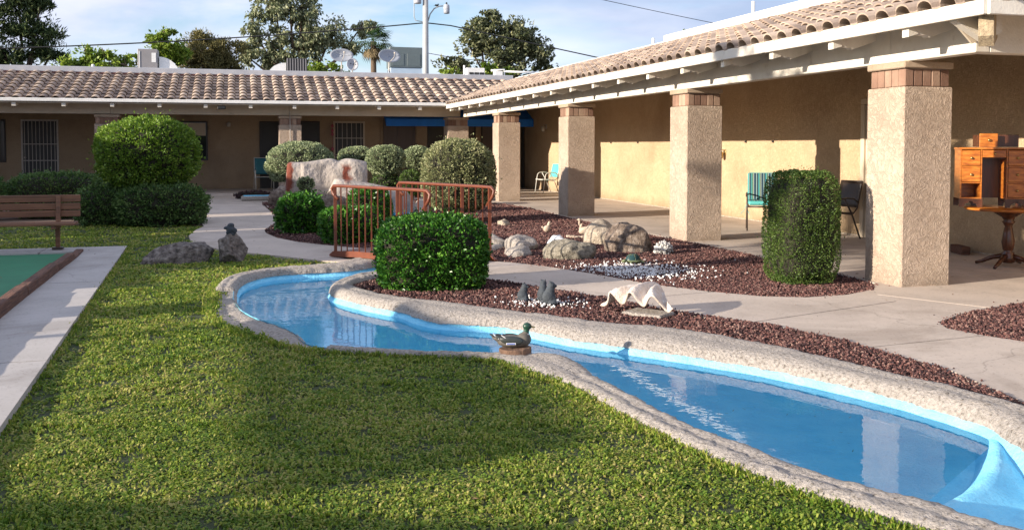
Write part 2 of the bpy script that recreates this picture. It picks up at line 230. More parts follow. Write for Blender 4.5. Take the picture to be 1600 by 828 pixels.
# ---------------------------------------------------------------- helpers
def link(o, parent=None):
    COL.objects.link(o)
    if parent: o.parent = parent
    return o
def tag(o, label=None, cat=None, group=None, kind=None):
    if label: o['label'] = label
    if cat: o['category'] = cat
    if group: o['group'] = group
    if kind: o['kind'] = kind
    return o
def thing(name, label, cat, loc=(0, 0, 0), rz=0, group=None):
    o = bpy.data.objects.new(name, None); link(o); o.location = loc; o.rotation_euler = (0, 0, rz)
    return tag(o, label, cat, group)
class MB:
    def __init__(s): s.v = []; s.f = []; s.mi = []
    def add(s, vs, fs, mi=0):
        b = len(s.v); s.v += [tuple(v) for v in vs]; s.f += [tuple(b+i for i in f) for f in fs]; s.mi += [mi]*len(fs); return s
    def box(s, x0, x1, y0, y1, z0, z1, mi=0, c=0.0, rot=None, org=None):
        if c <= 0:
            vs = [(x, y, z) for z in (z0, z1) for y in (y0, y1) for x in (x0, x1)]
            fs = [(0, 2, 3, 1), (4, 5, 7, 6), (0, 1, 5, 4), (2, 6, 7, 3), (0, 4, 6, 2), (1, 3, 7, 5)]
        else:
            vs = []; X = (x0, x1); Y = (y0, y1); Z = (z0, z1); idx = {}
            for i in (0, 1):
                for j in (0, 1):
                    for k in (0, 1):
                        sx, sy, sz = (1-2*i), (1-2*j), (1-2*k)
                        idx[i, j, k] = len(vs)
                        vs += [(X[i], Y[j]+sy*c, Z[k]+sz*c), (X[i]+sx*c, Y[j], Z[k]+sz*c), (X[i]+sx*c, Y[j]+sy*c, Z[k])]
            fs = []
            for i in (0, 1):
                q = [idx[i, 0, 0], idx[i, 1, 0], idx[i, 1, 1], idx[i, 0, 1]]; fs.append(tuple(q if i else q[::-1]))
                q = [idx[0, i, 0]+1, idx[0, i, 1]+1, idx[1, i, 1]+1, idx[1, i, 0]+1]; fs.append(tuple(q if i else q[::-1]))
                q = [idx[0, 0, i]+2, idx[1, 0, i]+2, idx[1, 1, i]+2, idx[0, 1, i]+2]; fs.append(tuple(q if i else q[::-1]))
            for a in (0, 1):
                for b_ in (0, 1):
                    fs.append((idx[a, b_, 0], idx[a, b_, 1], idx[a, b_, 1]+1, idx[a, b_, 0]+1))
                    fs.append((idx[a, 0, b_], idx[a, 1, b_], idx[a, 1, b_]+2, idx[a, 0, b_]+2))
                    fs.append((idx[0, a, b_]+1, idx[1, a, b_]+1, idx[1, a, b_]+2, idx[0, a, b_]+2))
            for key, b0 in idx.items(): fs.append((b0, b0+1, b0+2))
        if rot is not None:
            o = Vector(org or (0, 0, 0)); vs = [tuple(rot @ (Vector(v)-o)+o) for v in vs]
        return s.add(vs, fs, mi)
    def tube(s, pts, r, n=8, mi=0, cap=True):
        pts = [Vector(p) for p in pts]; rr = r if isinstance(r, (list, tuple)) else [r]*len(pts); vs = []; fs = []
        up = Vector((0, 0, 1)); pt = None
        for i, p in enumerate(pts):
            d = (pts[min(i+1, len(pts)-1)]-pts[max(i-1, 0)]).normalized()
            if pt is None:
                a = d.cross(up) if abs(d.z) < .95 else d.cross(Vector((1, 0, 0)))
            else: a = pt - d*pt.dot(d)
            a.normalize(); pt = a; b = d.cross(a)
            for k in range(n):
                an = 2*math.pi*k/n; vs.append(p+(a*math.cos(an)+b*math.sin(an))*rr[i])
        for i in range(len(pts)-1):
            for k in range(n): fs.append((i*n+k, i*n+(k+1) % n, (i+1)*n+(k+1) % n, (i+1)*n+k))
        if cap: fs += [tuple(range(n))[::-1], tuple(range((len(pts)-1)*n, len(pts)*n))]
        return s.add(vs, fs, mi)
    def lathe(s, prof, n=20, c=(0, 0, 0), mi=0):
        vs = []; fs = []
        for r_, z in prof:
            for k in range(n):
                a = 2*math.pi*k/n; vs.append((c[0]+r_*math.cos(a), c[1]+r_*math.sin(a), c[2]+z))
        for i in range(len(prof)-1):
            for k in range(n): fs.append((i*n+k, i*n+(k+1) % n, (i+1)*n+(k+1) % n, (i+1)*n+k))
        fs += [tuple(range(n))[::-1], tuple(range((len(prof)-1)*n, len(prof)*n))]
        return s.add(vs, fs, mi)
    def grid(s, fn, nu, nv, mi=0):
        vs = [fn(i/nu, j/nv) for i in range(nu+1) for j in range(nv+1)]
        fs = [(i*(nv+1)+j, (i+1)*(nv+1)+j, (i+1)*(nv+1)+j+1, i*(nv+1)+j+1) for i in range(nu) for j in range(nv)]
        return s.add(vs, fs, mi)
    def prism(s, poly, a, b, axis='Y', mi=0):
        """extrude a 2D outline between a and b along an axis"""
        def P(p, t): return {'Y': (p[0], t, p[1]), 'X': (t, p[0], p[1]), 'Z': (p[0], p[1], t)}[axis]
        n = len(poly); vs = [P(p, a) for p in poly]+[P(p, b) for p in poly]
        fs = [(i, (i+1) % n, n+(i+1) % n, n+i) for i in range(n)]
        tri = tessellate_polygon([[Vector((p[0], p[1], 0)) for p in poly]])
        for t in tri: fs.append(tuple(t)); fs.append(tuple(n+i for i in reversed(t)))
        return s.add(vs, fs, mi)
    def build(s, name, mats, parent=None, smooth=False, loc=None, recalc=True):
        me = bpy.data.meshes.new(name); me.from_pydata(s.v, [], s.f)
        if not isinstance(mats, (list, tuple)): mats = [mats]
        for m_ in mats: me.materials.append(m_)
        if len(mats) > 1: me.polygons.foreach_set('material_index', s.mi)
        if recalc:
            bm = bmesh.new(); bm.from_mesh(me); bmesh.ops.recalc_face_normals(bm, faces=bm.faces); bm.to_mesh(me); bm.free()
        if smooth: me.polygons.foreach_set('use_smooth', [True]*len(me.polygons))
        me.update(); o = bpy.data.objects.new(name, me); link(o, parent)
        if loc: o.location = loc
        return o
def fast_mesh(name, verts, quads, mats, parent=None, smooth=False, tri=False, mi=None):
    k = quads.shape[1]; me = bpy.data.meshes.new(name); nf = len(quads)
    me.vertices.add(len(verts)); me.vertices.foreach_set('co', verts.astype(np.float32).ravel())
    me.loops.add(nf*k); me.loops.foreach_set('vertex_index', quads.astype(np.int32).ravel())
    me.polygons.add(nf); me.polygons.foreach_set('loop_start', np.arange(nf, dtype=np.int32)*k)
    if not isinstance(mats, (list, tuple)): mats = [mats]
    for m_ in mats: me.materials.append(m_)
    if mi is not None: me.polygons.foreach_set('material_index', mi)
    if smooth: me.polygons.foreach_set('use_smooth', np.ones(nf, bool))
    me.update(calc_edges=True); me.validate(); o = bpy.data.objects.new(name, me); return link(o, parent)
def inpoly(x, y, poly):
    x = np.asarray(x); y = np.asarray(y); c = np.zeros(x.shape, bool); n = len(poly)
    for i in range(n):
        x1, y1 = poly[i]; x2, y2 = poly[i-1]
        if y1 == y2: continue
        c ^= ((y1 > y) != (y2 > y)) & (x < (x2-x1)*(y-y1)/(y2-y1)+x1)
    return c
def chaikin(pts, n=2, closed=False):
    for _ in range(n):
        q = []
        rng = range(len(pts)) if closed else range(len(pts)-1)
        if not closed: q.append(pts[0])
        for i in rng:
            a = pts[i]; b = pts[(i+1) % len(pts)]
            q += [tuple(.75*a[k]+.25*b[k] for k in range(len(a))), tuple(.25*a[k]+.75*b[k] for k in range(len(a)))]
        if not closed: q.append(pts[-1])
        pts = q
    return pts
def resample(pts, n):
    p = np.array(pts, float); d = np.r_[0, np.cumsum(np.hypot(*np.diff(p[:, :2], axis=0).T))]
    t = np.linspace(0, d[-1], n); return np.stack([np.interp(t, d, p[:, k]) for k in range(p.shape[1])], 1)
def sheet(name, polys, z, m, kind='structure', parent=None, thick=0, label=None):
    """flat polygon (first = outline, rest = holes), optionally with a skirt going down"""
    vl = [[Vector((x, y, 0)) for x, y in p] for p in polys]; tri = tessellate_polygon(vl)
    vs = [(x, y, z) for p in polys for x, y in p]; mb = MB(); mb.add(vs, tri)
    if thick:
        for p in polys:
            n = len(p); mb.add([(x, y, z) for x, y in p]+[(x, y, z-thick) for x, y in p], [(i, (i+1) % n, n+(i+1) % n, n+i) for i in range(n)])
    o = mb.build(name, m, parent, recalc=False)
    if kind: o['kind'] = kind
    me = o.data; bm = bmesh.new(); bm.from_mesh(me)
    for f in bm.faces:
        if abs(f.normal.z) > .5 and f.normal.z < 0: f.normal_flip()
    bm.to_mesh(me); bm.free()
    return o
def nrm(v): return v/np.maximum(np.linalg.norm(v, axis=1, keepdims=True), 1e-9)
def leaves_at(P, D, size, aspect=.5, fold=.25, jit=.35, rng=RNG):
    """rhombic folded leaf quads at points P pointing along D"""
    n = len(P); s = size*(1+jit*rng.uniform(-1, 1, n))[:, None]
    D = nrm(D); r_ = rng.normal(size=(n, 3)); S = nrm(np.cross(D, r_)); N = np.cross(S, D)
    a = P-D*s*.5; c = P+D*s*.5; b = P+S*s*aspect*.5+N*s*fold*.4; d = P-S*s*aspect*.5+N*s*fold*.4
    V = np.stack([a, b, c, d], 1).reshape(-1, 3); return V, np.arange(4*n).reshape(-1, 4)
def randdir(n, rng=RNG):
    v = rng.normal(size=(n, 3)); return nrm(v)
def nz3(P, s, seed=0):
    return np.array([noise.noise(Vector((p[0]*s+seed, p[1]*s-seed, p[2]*s+seed*.7))) for p in P])
def bush_points(n, rx, ry, rz, e=2.0, bump=.08, seed=0, depth=.10, zcut=None, flat=None, bs=3.0):
    d = randdir(n); q = (np.abs(d[:, 0])**e+np.abs(d[:, 1])**e+np.abs(d[:, 2])**e)**(-1/e)
    P = d*q[:, None]; k = 1+bump*nz3(P, bs, seed)+bump*.5*nz3(P, bs*2.6, seed+5); gap = nz3(P, bs*1.7, seed+11)
    k = k-np.where(gap > .22, (gap-.22)*.55, 0)
    k = k*(1-depth*RNG.random(n)**1.6)
    N = nrm(np.sign(d)*np.abs(P)**(e-1)/np.array([rx, ry, rz]))
    P = P*k[:, None]*np.array([rx, ry, rz])
    if zcut is not None:
        m_ = P[:, 2] > zcut; P = P[m_]; N = N[m_]
    return P, N
def bush(name, label, cat, loc, dims, m, n, leaf, e=2.2, bump=.08, seed=1, zcut=None, stem=None, group=None, aspect=.55, tilt=.8, depth=.12, core=.86, rz=0, sprigs=0):
    """clipped or loose shrub: twig core, leaf shell, stem"""
    rx, ry, rzz = dims; t = thing(name, label, cat, (loc[0], loc[1], 0), rz, group); zc = loc[2]
    P, N = bush_points(n, rx, ry, rzz, e, bump, seed, depth, zcut)
    if sprigs:
        i_ = RNG.integers(0, len(P), sprigs); L = RNG.uniform(.02, .10, sprigs)[:, None]*min(rx, rzz)*2
        P = np.r_[P, (P[i_]+N[i_]*L)]; N = np.r_[N, N[i_]]
    D = nrm(N*.9+randdir(len(P))*tilt+np.array([0, 0, .35])); V, Q = leaves_at(P, D, leaf, aspect); V[:, 2] += zc
    fast_mesh('foliage', V, Q, m, t)
    bm = bmesh.new(); bmesh.ops.create_icosphere(bm, subdivisions=4, radius=1)
    for v in bm.verts:
        d = v.co.normalized(); q = (abs(d.x)**e+abs(d.y)**e+abs(d.z)**e)**(-1/e); p = d*q
        k = core*(1+bump*noise.noise(Vector((p.x*3+seed, p.y*3-seed, p.z*3+seed*.7)))+bump*.5*noise.noise(Vector((p.x*7.8+seed, p.y*7.8, p.z*7.8))))
        v.co = Vector((p.x*rx*k, p.y*ry*k, max(p.z*rzz*k, (zcut if zcut is not None else -9))+zc))
    me = bpy.data.meshes.new('branches'); bm.to_mesh(me); bm.free(); me.materials.append(M['twig']); link(bpy.data.objects.new('branches', me), t)
    if stem:
        mb = MB()
        for k in range(stem):
            a = random.uniform(0, 6.28); rr = min(rx, ry)*.4
            mb.tube([(math.cos(a)*.08, math.sin(a)*.08, 0), (math.cos(a)*rr*.5, math.sin(a)*rr*.5, zc*.5), (math.cos(a)*rr, math.sin(a)*rr, zc)], [.035, .025, .018], 6)
        mb.build('stem', M['trunk'], t, True)
    return t
def rock(name, label, loc, dims, m, seed=0, rough=.28, flatb=.35, rz=0, sub=4, group=None, cat='rock', facet=.5, lean=(0, 0)):
    bm = bmesh.new(); bmesh.ops.create_icosphere(bm, subdivisions=sub, radius=1)
    rr = random.Random(seed); planes = []
    for _ in range(15):
        v = Vector((rr.gauss(0, 1), rr.gauss(0, 1), rr.gauss(0, .8))).normalized(); planes.append((v, rr.uniform(.60, .93)))
    for v in bm.verts:
        p = v.co.copy()
        for n_, d_ in planes:
            k = p.dot(n_)
            if k > d_: p -= n_*(k-d_)*(.6 if facet < .4 else .97)
        k = 1+rough*(noise.noise(p*1.4+Vector((seed, seed*2, 0)))*.9+noise.noise(p*3.4+Vector((seed, 0, seed)))*.4+noise.noise(p*9+Vector((seed, 0, seed)))*.16+noise.noise(p*22+Vector((seed, 0, seed)))*.06)
        p *= k
        z = p.z; 
        if z < -flatb: z = -flatb
        v.co = Vector(((p.x+lean[0]*z)*dims[0], (p.y+lean[1]*z)*dims[1], (z+flatb)/(1+flatb)*dims[2]*1.05-.03))
    me = bpy.data.meshes.new(name); bm.to_mesh(me); bm.free(); me.materials.append(m)
    me.polygons.foreach_set('use_smooth', [True]*len(me.polygons))
    o = bpy.data.objects.new(name, me); link(o); o.location = loc; o.rotation_euler = (0, 0, rz)
    return tag(o, label, cat, group)
def blob(name, ells, m, parent=None, voxel=.008, loc=None):
    """one continuous body out of overlapping ellipsoids, fused by a voxel remesh"""
    bm = bmesh.new()
    for (c, r_, rot) in ells:
        mtx = Matrix.Translation(c) @ Euler(rot).to_matrix().to_4x4() @ Matrix.Diagonal((*r_, 1))
        bmesh.ops.create_icosphere(bm, subdivisions=3, radius=1, matrix=mtx)
    me = bpy.data.meshes.new(name); bm.to_mesh(me); bm.free(); me.materials.append(m)
    o = bpy.data.objects.new(name, me); link(o, parent)
    md = o.modifiers.new('fuse', 'REMESH'); md.mode = 'VOXEL'; md.voxel_size = voxel; md.use_smooth_shade = True
    sm = o.modifiers.new('soft', 'SMOOTH'); sm.iterations = 4; sm.factor = .6
    if loc: o.location = loc
    return o
_src = {}
def scatter(name, P, rot, scl, meshes, m, label=None, parent=None):
    """one stuff object: every point carries one of a few small meshes (geometry nodes, realized)"""
    pm = bpy.data.meshes.new(name); pm.vertices.add(len(P)); pm.vertices.foreach_set('co', P.astype(np.float32).ravel())
    for an, tp, d in (('rot', 'FLOAT_VECTOR', rot), ('scl', 'FLOAT_VECTOR', scl)):
        a = pm.attributes.new(an, tp, 'POINT'); a.data.foreach_set('vector', d.astype(np.float32).ravel())
    pm.update(); o = bpy.data.objects.new(name, pm); link(o, parent); o['kind'] = 'stuff'
    if label: o['label'] = label
    ng = bpy.data.node_groups.new(name, 'GeometryNodeTree')
    ng.interface.new_socket('Geometry', in_out='INPUT', socket_type='NodeSocketGeometry'); ng.interface.new_socket('Geometry', in_out='OUTPUT', socket_type='NodeSocketGeometry')
    N = ng.nodes; gi = N.new('NodeGroupInput'); go = N.new('NodeGroupOutput'); L = ng.links.new
    jn = N.new('GeometryNodeJoinGeometry')
    for me in meshes:
        so = bpy.data.objects.new(me.name, me); oi = N.new('GeometryNodeObjectInfo'); oi.inputs[0].default_value = so; oi.inputs['As Instance'].default_value = True
        L(oi.outputs['Geometry'], jn.inputs[0])
    ip = N.new('GeometryNodeInstanceOnPoints'); ip.inputs['Pick Instance'].default_value = True
    ri = N.new('FunctionNodeRandomValue'); ri.data_type = 'INT'; ri.inputs['Min'].default_value = 0; ri.inputs[5].default_value = len(meshes)-1
    io = [s_ for s_ in ri.outputs if s_.type == 'INT'][0]
    ra = N.new('GeometryNodeInputNamedAttribute'); ra.data_type = 'FLOAT_VECTOR'; ra.inputs[0].default_value = 'rot'
    sa = N.new('GeometryNodeInputNamedAttribute'); sa.data_type = 'FLOAT_VECTOR'; sa.inputs[0].default_value = 'scl'
    rl = N.new('GeometryNodeRealizeInstances'); sm = N.new('GeometryNodeSetMaterial'); sm.inputs['Material'].default_value = m
    L(gi.outputs[0], ip.inputs['Points']); L(jn.outputs[0], ip.inputs['Instance']); L(io, ip.inputs['Instance Index'])
    L(ra.outputs[0], ip.inputs['Rotation']); L(sa.outputs[0], ip.inputs['Scale']); L(ip.outputs[0], rl.inputs[0]); L(rl.outputs[0], sm.inputs[0]); L(sm.outputs[0], go.inputs[0])
    md = o.modifiers.new('scatter', 'NODES'); md.node_group = ng
    return o

# ---------------------------------------------------------------- pool outlines (metres)
NBi = [(2.75, 13.9), (2.25, 13.0), (1.85, 12.2), (1.45, 11.55), (1.08, 11.45), (.78, 11.42), (.41, 11.35), (.15, 11.04), (0, 10.52), (-.03, 9.9), (-.02, 9.3), (.06, 8.7), (.20, 8.30), (.36, 7.95), (.46, 7.6), (.48, 7.25),
       (.57, 7.06), (1.0, 6.78), (1.42, 6.57), (1.74, 6.45), (1.93, 6.44), (2.05, 6.38), (2.19, 6.31), (2.23, 6.09), (2.19, 5.67), (2.21, 5.16), (2.25, 4.76), (2.29, 4.39), (2.4, 4.06), (2.47, 3.74), (2.56, 3.49), (2.66, 3.38), (2.77, 3.24), (2.78, 3.06), (2.86, 2.9), (2.95, 2.7), (3.0, 2.2)]
NBo = [(2.45, 14.1), (1.95, 13.2), (1.5, 12.5), (1.13, 11.83), (.8, 11.73), (.42, 11.62), (.08, 11.36), (-.16, 10.9), (-.25, 10.3), (-.24, 9.71), (-.26, 8.83), (-.2, 8.4), (-.07, 8.01), (.12, 7.6), (.26, 7.36), (.36, 7.12),
       (.52, 6.98), (.97, 6.70), (1.40, 6.49), (1.70, 6.36), (1.77, 6.06), (1.88, 5.78), (1.98, 5.45), (2.02, 4.82), (2.07, 4.46), (2.14, 4.03), (2.24, 3.67), (2.37, 3.38), (2.46, 3.15), (2.56, 2.97), (2.62, 2.78), (2.66, 2.2)]
FBi = [(3.45, 13.5), (2.95, 12.75), (2.5, 12.1), (2.05, 11.45), (1.62, 10.98), (1.3, 10.8), (1.0, 10.29), (.86, 9.81), (.95, 9.44), (1.09, 9.08), (1.26, 8.76), (1.43, 8.5), (1.5, 8.15), (1.64, 7.88), (1.89, 7.72), (2.16, 7.55), (2.38, 7.15), (2.5, 6.9), (2.72, 6.64), (2.92, 6.39), (3.16, 6.05), (3.42, 5.65), (3.61, 5.19), (3.76, 4.78), (3.82, 4.43), (3.85, 4.21), (3.83, 4.06), (3.74, 3.84), (3.66, 3.57), (3.6, 3.2), (3.6, 2.2)]
FBo = [(3.75, 13.3), (3.25, 12.6), (2.75, 11.9), (2.3, 11.3), (1.75, 10.7), (1.38, 10.35), (1.12, 9.97), (1.15, 9.72), (1.32, 9.35), (1.55, 8.92), (1.84, 8.62), (2.06, 8.3), (2.3, 8.0), (2.51, 7.76), (2.72, 7.51), (2.84, 7.35), (3.12, 7.09), (3.49, 6.7), (3.71, 6.12), (3.89, 5.6), (4.03, 5.13), (4.13, 4.7), (4.17, 4.28), (4.13, 3.9), (4.0, 3.46), (3.95, 2.2)]
STR_R = [(4.35, 24.0), (4.1, 22.4), (3.4, 19), (3.25, 16.5), (3.45, 14.6)]      # stream behind the bridge, right bank, far to near
STR_L = [(2.85, 15), (2.7, 16.5), (2.75, 19), (3.3, 22.0), (3.7, 24.2)]
nbi = chaikin(NBi, 2); fbi = chaikin(FBi, 2)
water_loop = list(nbi)+list(reversed(fbi))+list(reversed(chaikin(STR_R, 2)))+list(reversed(chaikin(STR_L, 2)))
mid = lambda A, B, k: [tuple(B[int(np.argmin([math.hypot(b[0]-a[0], b[1]-a[1]) for b in B]))][i]*k+a[i]*(1-k) for i in (0, 1)) for a in A]
hole = [(x-.10, y) for x, y in []]
# hole cut in the ground follows the middle of the copings
def offset_loop(loop, d):
    p = np.array(loop); a = np.roll(p, 1, 0); b = np.roll(p, -1, 0); t_ = b-a; t_ /= np.maximum(np.hypot(t_[:, 0], t_[:, 1])[:, None], 1e-6)
    n_ = np.stack([t_[:, 1], -t_[:, 0]], 1); area = np.sum(p[:, 0]*np.roll(p[:, 1], -1)-np.roll(p[:, 0], -1)*p[:, 1])
    return p+n_*d*(1 if area > 0 else -1)
HOLE = [tuple(v) for v in offset_loop(water_loop, .06)]

# ---------------------------------------------------------------- ground
sheet('ground', [[(-900, -60), (900, -60), (900, 1500), (-900, 1500)], HOLE], -.012, M['desert'])
LAWN = chaikin([(-9, -3), (-9, 19.6), (-5, 19.7), (-3.0, 19.8), (-1.6, 19.3), (-.66, 18.95), (-.60, 18.3), (-.72, 17.5), (-.78, 16.4), (-.68, 15.2), (-.29, 14.22), (.1, 13.6), (.47, 13.15), (1.05, 12.35), (1.25, 12.0)], 1)
LAWN = LAWN+[(p[0], p[1]) for p in chaikin([(1.2, 11.8), (.8, 11.65), (.42, 11.55), (.12, 11.3), (-.1, 10.9), (-.18, 10.3), (-.17, 9.71), (-.18, 8.83), (-.12, 8.4), (.02, 8.01), (.2, 7.6), (.32, 7.36), (.42, 7.14), (.55, 7.02), (.97, 6.74), (1.40, 6.53), (1.70, 6.42), (1.88, 6.08), (2.0, 5.81), (2.1, 5.47), (2.14, 4.82), (2.19, 4.46), (2.27, 4.03), (2.36, 3.67), (2.48, 3.41), (2.6, 3.18), (2.68, 3.0), (2.74, 2.8), (2.8, 1.5), (2.8, -3)], 1)]
sheet('lawn', [LAWN], .0, M['lawnbase'])
sheet('planting_bed', [[(-9, 19.4), (-3.0, 19.5), (-1.6, 19.0), (-.62, 18.7), (-.62, 21), (-.9, 28.6), (-9, 28)]], .008, M['dirt'])
BACKBED = chaikin([(.80, 19.3), (.47, 17.45), (.44, 16.9), (.46, 16.5), (.60, 15.65), (.88, 14.9), (1.2, 14.4), (1.5, 14.0), (1.96, 13.4), (2.3, 13.6), (2.75, 14.4), (3.0, 15.5), (2.7, 19), (3.2, 22), (3.6, 24.3), (5.4, 25.4), (5.4, 27.6), (.9, 27.6), (.55, 25.5), (.7, 22)], 1, True)
sheet('gravel_bed', [BACKBED], .012, M['lavabase'])
MAINBED = [(3.05, 11.75), (3.3, 11.55), (3.58, 11.04), (3.91, 10.23), (4.18, 9.32), (4.52, 8.68), (4.9, 8.22), (5.28, 8.04), (5.76, 8.07), (6.25, 8.3), (6.55, 8.7), (6.6, 9.4), (6.62, 11.2), (6.62, 13.1), (6.5, 14.05), (6.5, 15.6), (6.42, 18.0), (6.55, 20.5), (6.55, 22.0), (6.3, 23.46), (5.6, 24.6), (4.5, 25.2), (4.2, 23.6), (3.9, 21.4), (3.62, 19), (3.6, 16.5), (3.66, 14.3), (3.6, 13.2), (3.1, 12.3)]
MAINBED = chaikin(MAINBED, 1, True)
sheet('gravel_bed', [MAINBED], .012, M['lavabase'])
STRIPBED = [(1.14, 9.97), (1.17, 9.72), (1.34, 9.32), (1.57, 8.88), (1.86, 8.56), (2.08, 8.25), (2.3, 7.97), (2.51, 7.71), (2.72, 7.46), (2.84, 7.3), (3.12, 7.03), (3.49, 6.65), (3.71, 6.1), (3.89, 5.58), (4.03, 5.1), (4.12, 4.7), (4.16, 4.3), (4.25, 4.3), (4.45, 5.2), (4.36, 6.27), (4.18, 6.9), (3.85, 7.39), (3.66, 7.86), (3.37, 8.62), (3.03, 9.3), (2.82, 9.78), (2.62, 10.1), (2.3, 10.7), (1.75, 10.75), (1.4, 10.4)]
sheet('gravel_bed', [STRIPBED], .012, M['lavabase'])
RIGHTBED = chaikin([(8.2, 7.3), (7.08, 7.22), (6.52, 7.05), (6.04, 6.86), (5.6, 6.6), (5.47, 6.35), (5.55, 6.0), (5.8, 5.4), (8.2, 4.6)], 1)
sheet('gravel_bed', [RIGHTBED], .012, M['lavabase'])

# paths: slabs cut along their joints
def cut_path(name, polys, joints, z, thick, m, label=None):
    root = bpy.data.objects.new(name, None); link(root); root['kind'] = 'structure'
    if label: root['label'] = label
    me = bpy.data.meshes.new(name); tri = tessellate_polygon([[Vector((x, y, 0)) for x, y in p] for p in polys])
    me.from_pydata([(x, y, z) for p in polys for x, y in p], [], tri)
    bm = bmesh.new(); bm.from_mesh(me)
    for (a, b) in joints:
        a = Vector((*a, z)); b = Vector((*b, z)); d = (b-a).normalized(); n_ = Vector((-d.y, d.x, 0))
        for o_ in (-.009, .009):
            g_ = bm.faces[:]+bm.edges[:]+bm.verts[:]
            bmesh.ops.bisect_plane(bm, geom=g_, plane_co=a+n_*o_, plane_no=n_)
        kill = []
        for f in bm.faces:
            c = f.calc_center_median(); t_ = (c-a).dot(d)
            if abs((c-a).dot(n_)) < .009 and -.05 < t_ < (b-a).length+.05: kill.append(f)
        bmesh.ops.delete(bm, geom=kill, context='FACES')
    bmesh.ops.dissolve_limit(bm, angle_limit=.01, verts=bm.verts[:], edges=bm.edges[:])
    for f in bm.faces:
        if f.normal.z < 0: f.normal_flip()
    # islands
    seen = set(); isl = []
    for f in bm.faces:
        if f in seen: continue
        st = [f]; cur = []
        seen.add(f)
        while st:
            g_ = st.pop(); cur.append(g_)
            for e_ in g_.edges:
                for h_ in e_.link_faces:
                    if h_ not in seen: seen.add(h_); st.append(h_)
        isl.append(cur)
    for cur in isl:
        if sum(f.calc_area() for f in cur) < .02: continue
        mb = MB(); vi = {}
        for f in cur:
            for v in f.verts:
                if v not in vi: vi[v] = len(vi)
        vs = [tuple(v.co) for v in vi]; fs = [tuple(vi[v] for v in f.verts) for f in cur]
        mb.add(vs, fs); n = len(vs)
        edges = [(e_.verts[0], e_.verts[1]) for f in cur for e_ in f.edges if sum(1 for h_ in e_.link_faces) == 1]
        for a, b in edges: mb.add([tuple(a.co), tuple(b.co), (b.co.x, b.co.y, z-thick), (a.co.x, a.co.y, z-thick)], [(0, 1, 2, 3)])
        mb.build('slab', m, root)
    bm.free(); return root
PATH_R = list(reversed([(3.0, 11.75), (3.3, 11.5), (3.58, 11.04), (3.91, 10.23), (4.18, 9.32), (4.52, 8.68), (4.9, 8.22), (5.28, 8.04), (5.76, 8.07), (6.25, 8.3), (6.55, 8.7), (6.6, 9.4), (6.62, 11.2), (6.62, 13.1), (6.5, 14.05), (6.5, 15.6), (6.42, 18.0), (6.55, 20.5), (6.55, 22.0), (6.3, 23.46), (5.6, 24.6), (5.2, 25.3), (5.2, 28.6), (9.72, 28.6), (9.72, 7.2), (8.2, 7.2)]))
PATH_R = PATH_R[0:1]+[(8.2, 7.2)]+PATH_R[1:] if False else PATH_R
P2 = [(8.2, 7.3), (7.08, 7.22), (6.52, 7.05), (6.04, 6.86), (5.6, 6.6), (5.47, 6.35), (5.55, 6.0), (5.8, 5.4), (8.2, 4.6), (8.2, 2.0), (4.2, 2.0), (4.2, 3.6), (4.3, 4.3), (4.48, 5.2), (4.36, 6.27), (4.18, 6.9), (3.85, 7.39), (3.66, 7.86), (3.37, 8.62), (3.03, 9.3), (2.82, 9.78), (2.62, 10.1), (2.3, 10.75), (2.15, 11.0)]
PR = P2+[(3.0, 11.75)]+list(reversed(PATH_R))[1:]
PR = [(2.15, 11.0), (3.0, 11.75)]+list(reversed(PATH_R))[1:-1]+P2[:-1]
cut_path('garden_path', [PR], [((2.9, 8.30), (5.2, 8.71)), ((3.6, 6.86), (6.1, 7.64)), ((4.0, 5.86), (6.2, 6.1)), ((6.07, 7.97), (6.62, 6.9)), ((6.6, 8.9), (6.6, 28)), ((6.6, 13.6), (9.7, 13.6)), ((6.6, 19.0), (9.7, 19.0)), ((6.6, 24.5), (9.7, 24.5)), ((6.6, 8.95), (9.7, 8.95))], .035, .05, M['concrete'])
PL = [(-1.6, 28.6), (-.9, 24), (-.62, 21), (-.66, 18.95), (-.60, 18.3), (-.72, 17.5), (-.78, 16.4), (-.68, 15.2), (-.29, 14.22), (.1, 13.6), (.47, 13.15), (1.05, 12.35), (1.3, 12.15), (2.3, 13.45), (1.96, 13.4), (1.5, 14.0), (1.2, 14.4), (.88, 14.9), (.60, 15.65), (.46, 16.5), (.44, 16.9), (.47, 17.45), (.80, 19.3), (.7, 22), (.85, 25.2), (2.2, 25.5), (5.2, 25.5), (5.2, 28.6)]
cut_path('garden_path', [PL], [((-.9, 15.6), (.9, 15.75)), ((-.9, 18.5), (.9, 18.5)), ((-.9, 21.5), (.9, 21.5)), ((-.9, 25), (.9, 25))], .03, .045, M['concrete'])
# raised walkway along the court
cut_path('walkway', [[(-1.55, 14.75), (-9, 14.75), (-9, 14.15), (-2.13, 14.15), (-1.72, 3.0), (-1.10, 3.0), (-1.55, 14.75)][:-1]], [((-2.1, 10.95), (-1.3, 10.95)), ((-2.1, 7.0), (-1.2, 7.0)), ((-2.6, 14.1), (-2.6, 14.8)), ((-5.6, 14.1), (-5.6, 14.8))], .055, .09, M['walk'])
sheet('shuffleboard_court', [[(-2.2, 14.15), (-9, 14.15), (-9, 2), (-1.8, 2)]], .03, M['green'])
crt = MB(); crt.box(-4.1, -3.0, 13.05, 13.25, .033, .036); o = crt.build('court_patch', mat('dark court patch', (.05, .075, .05), None, 6)); o['kind'] = 'structure'  # darker mark lying on the green paint

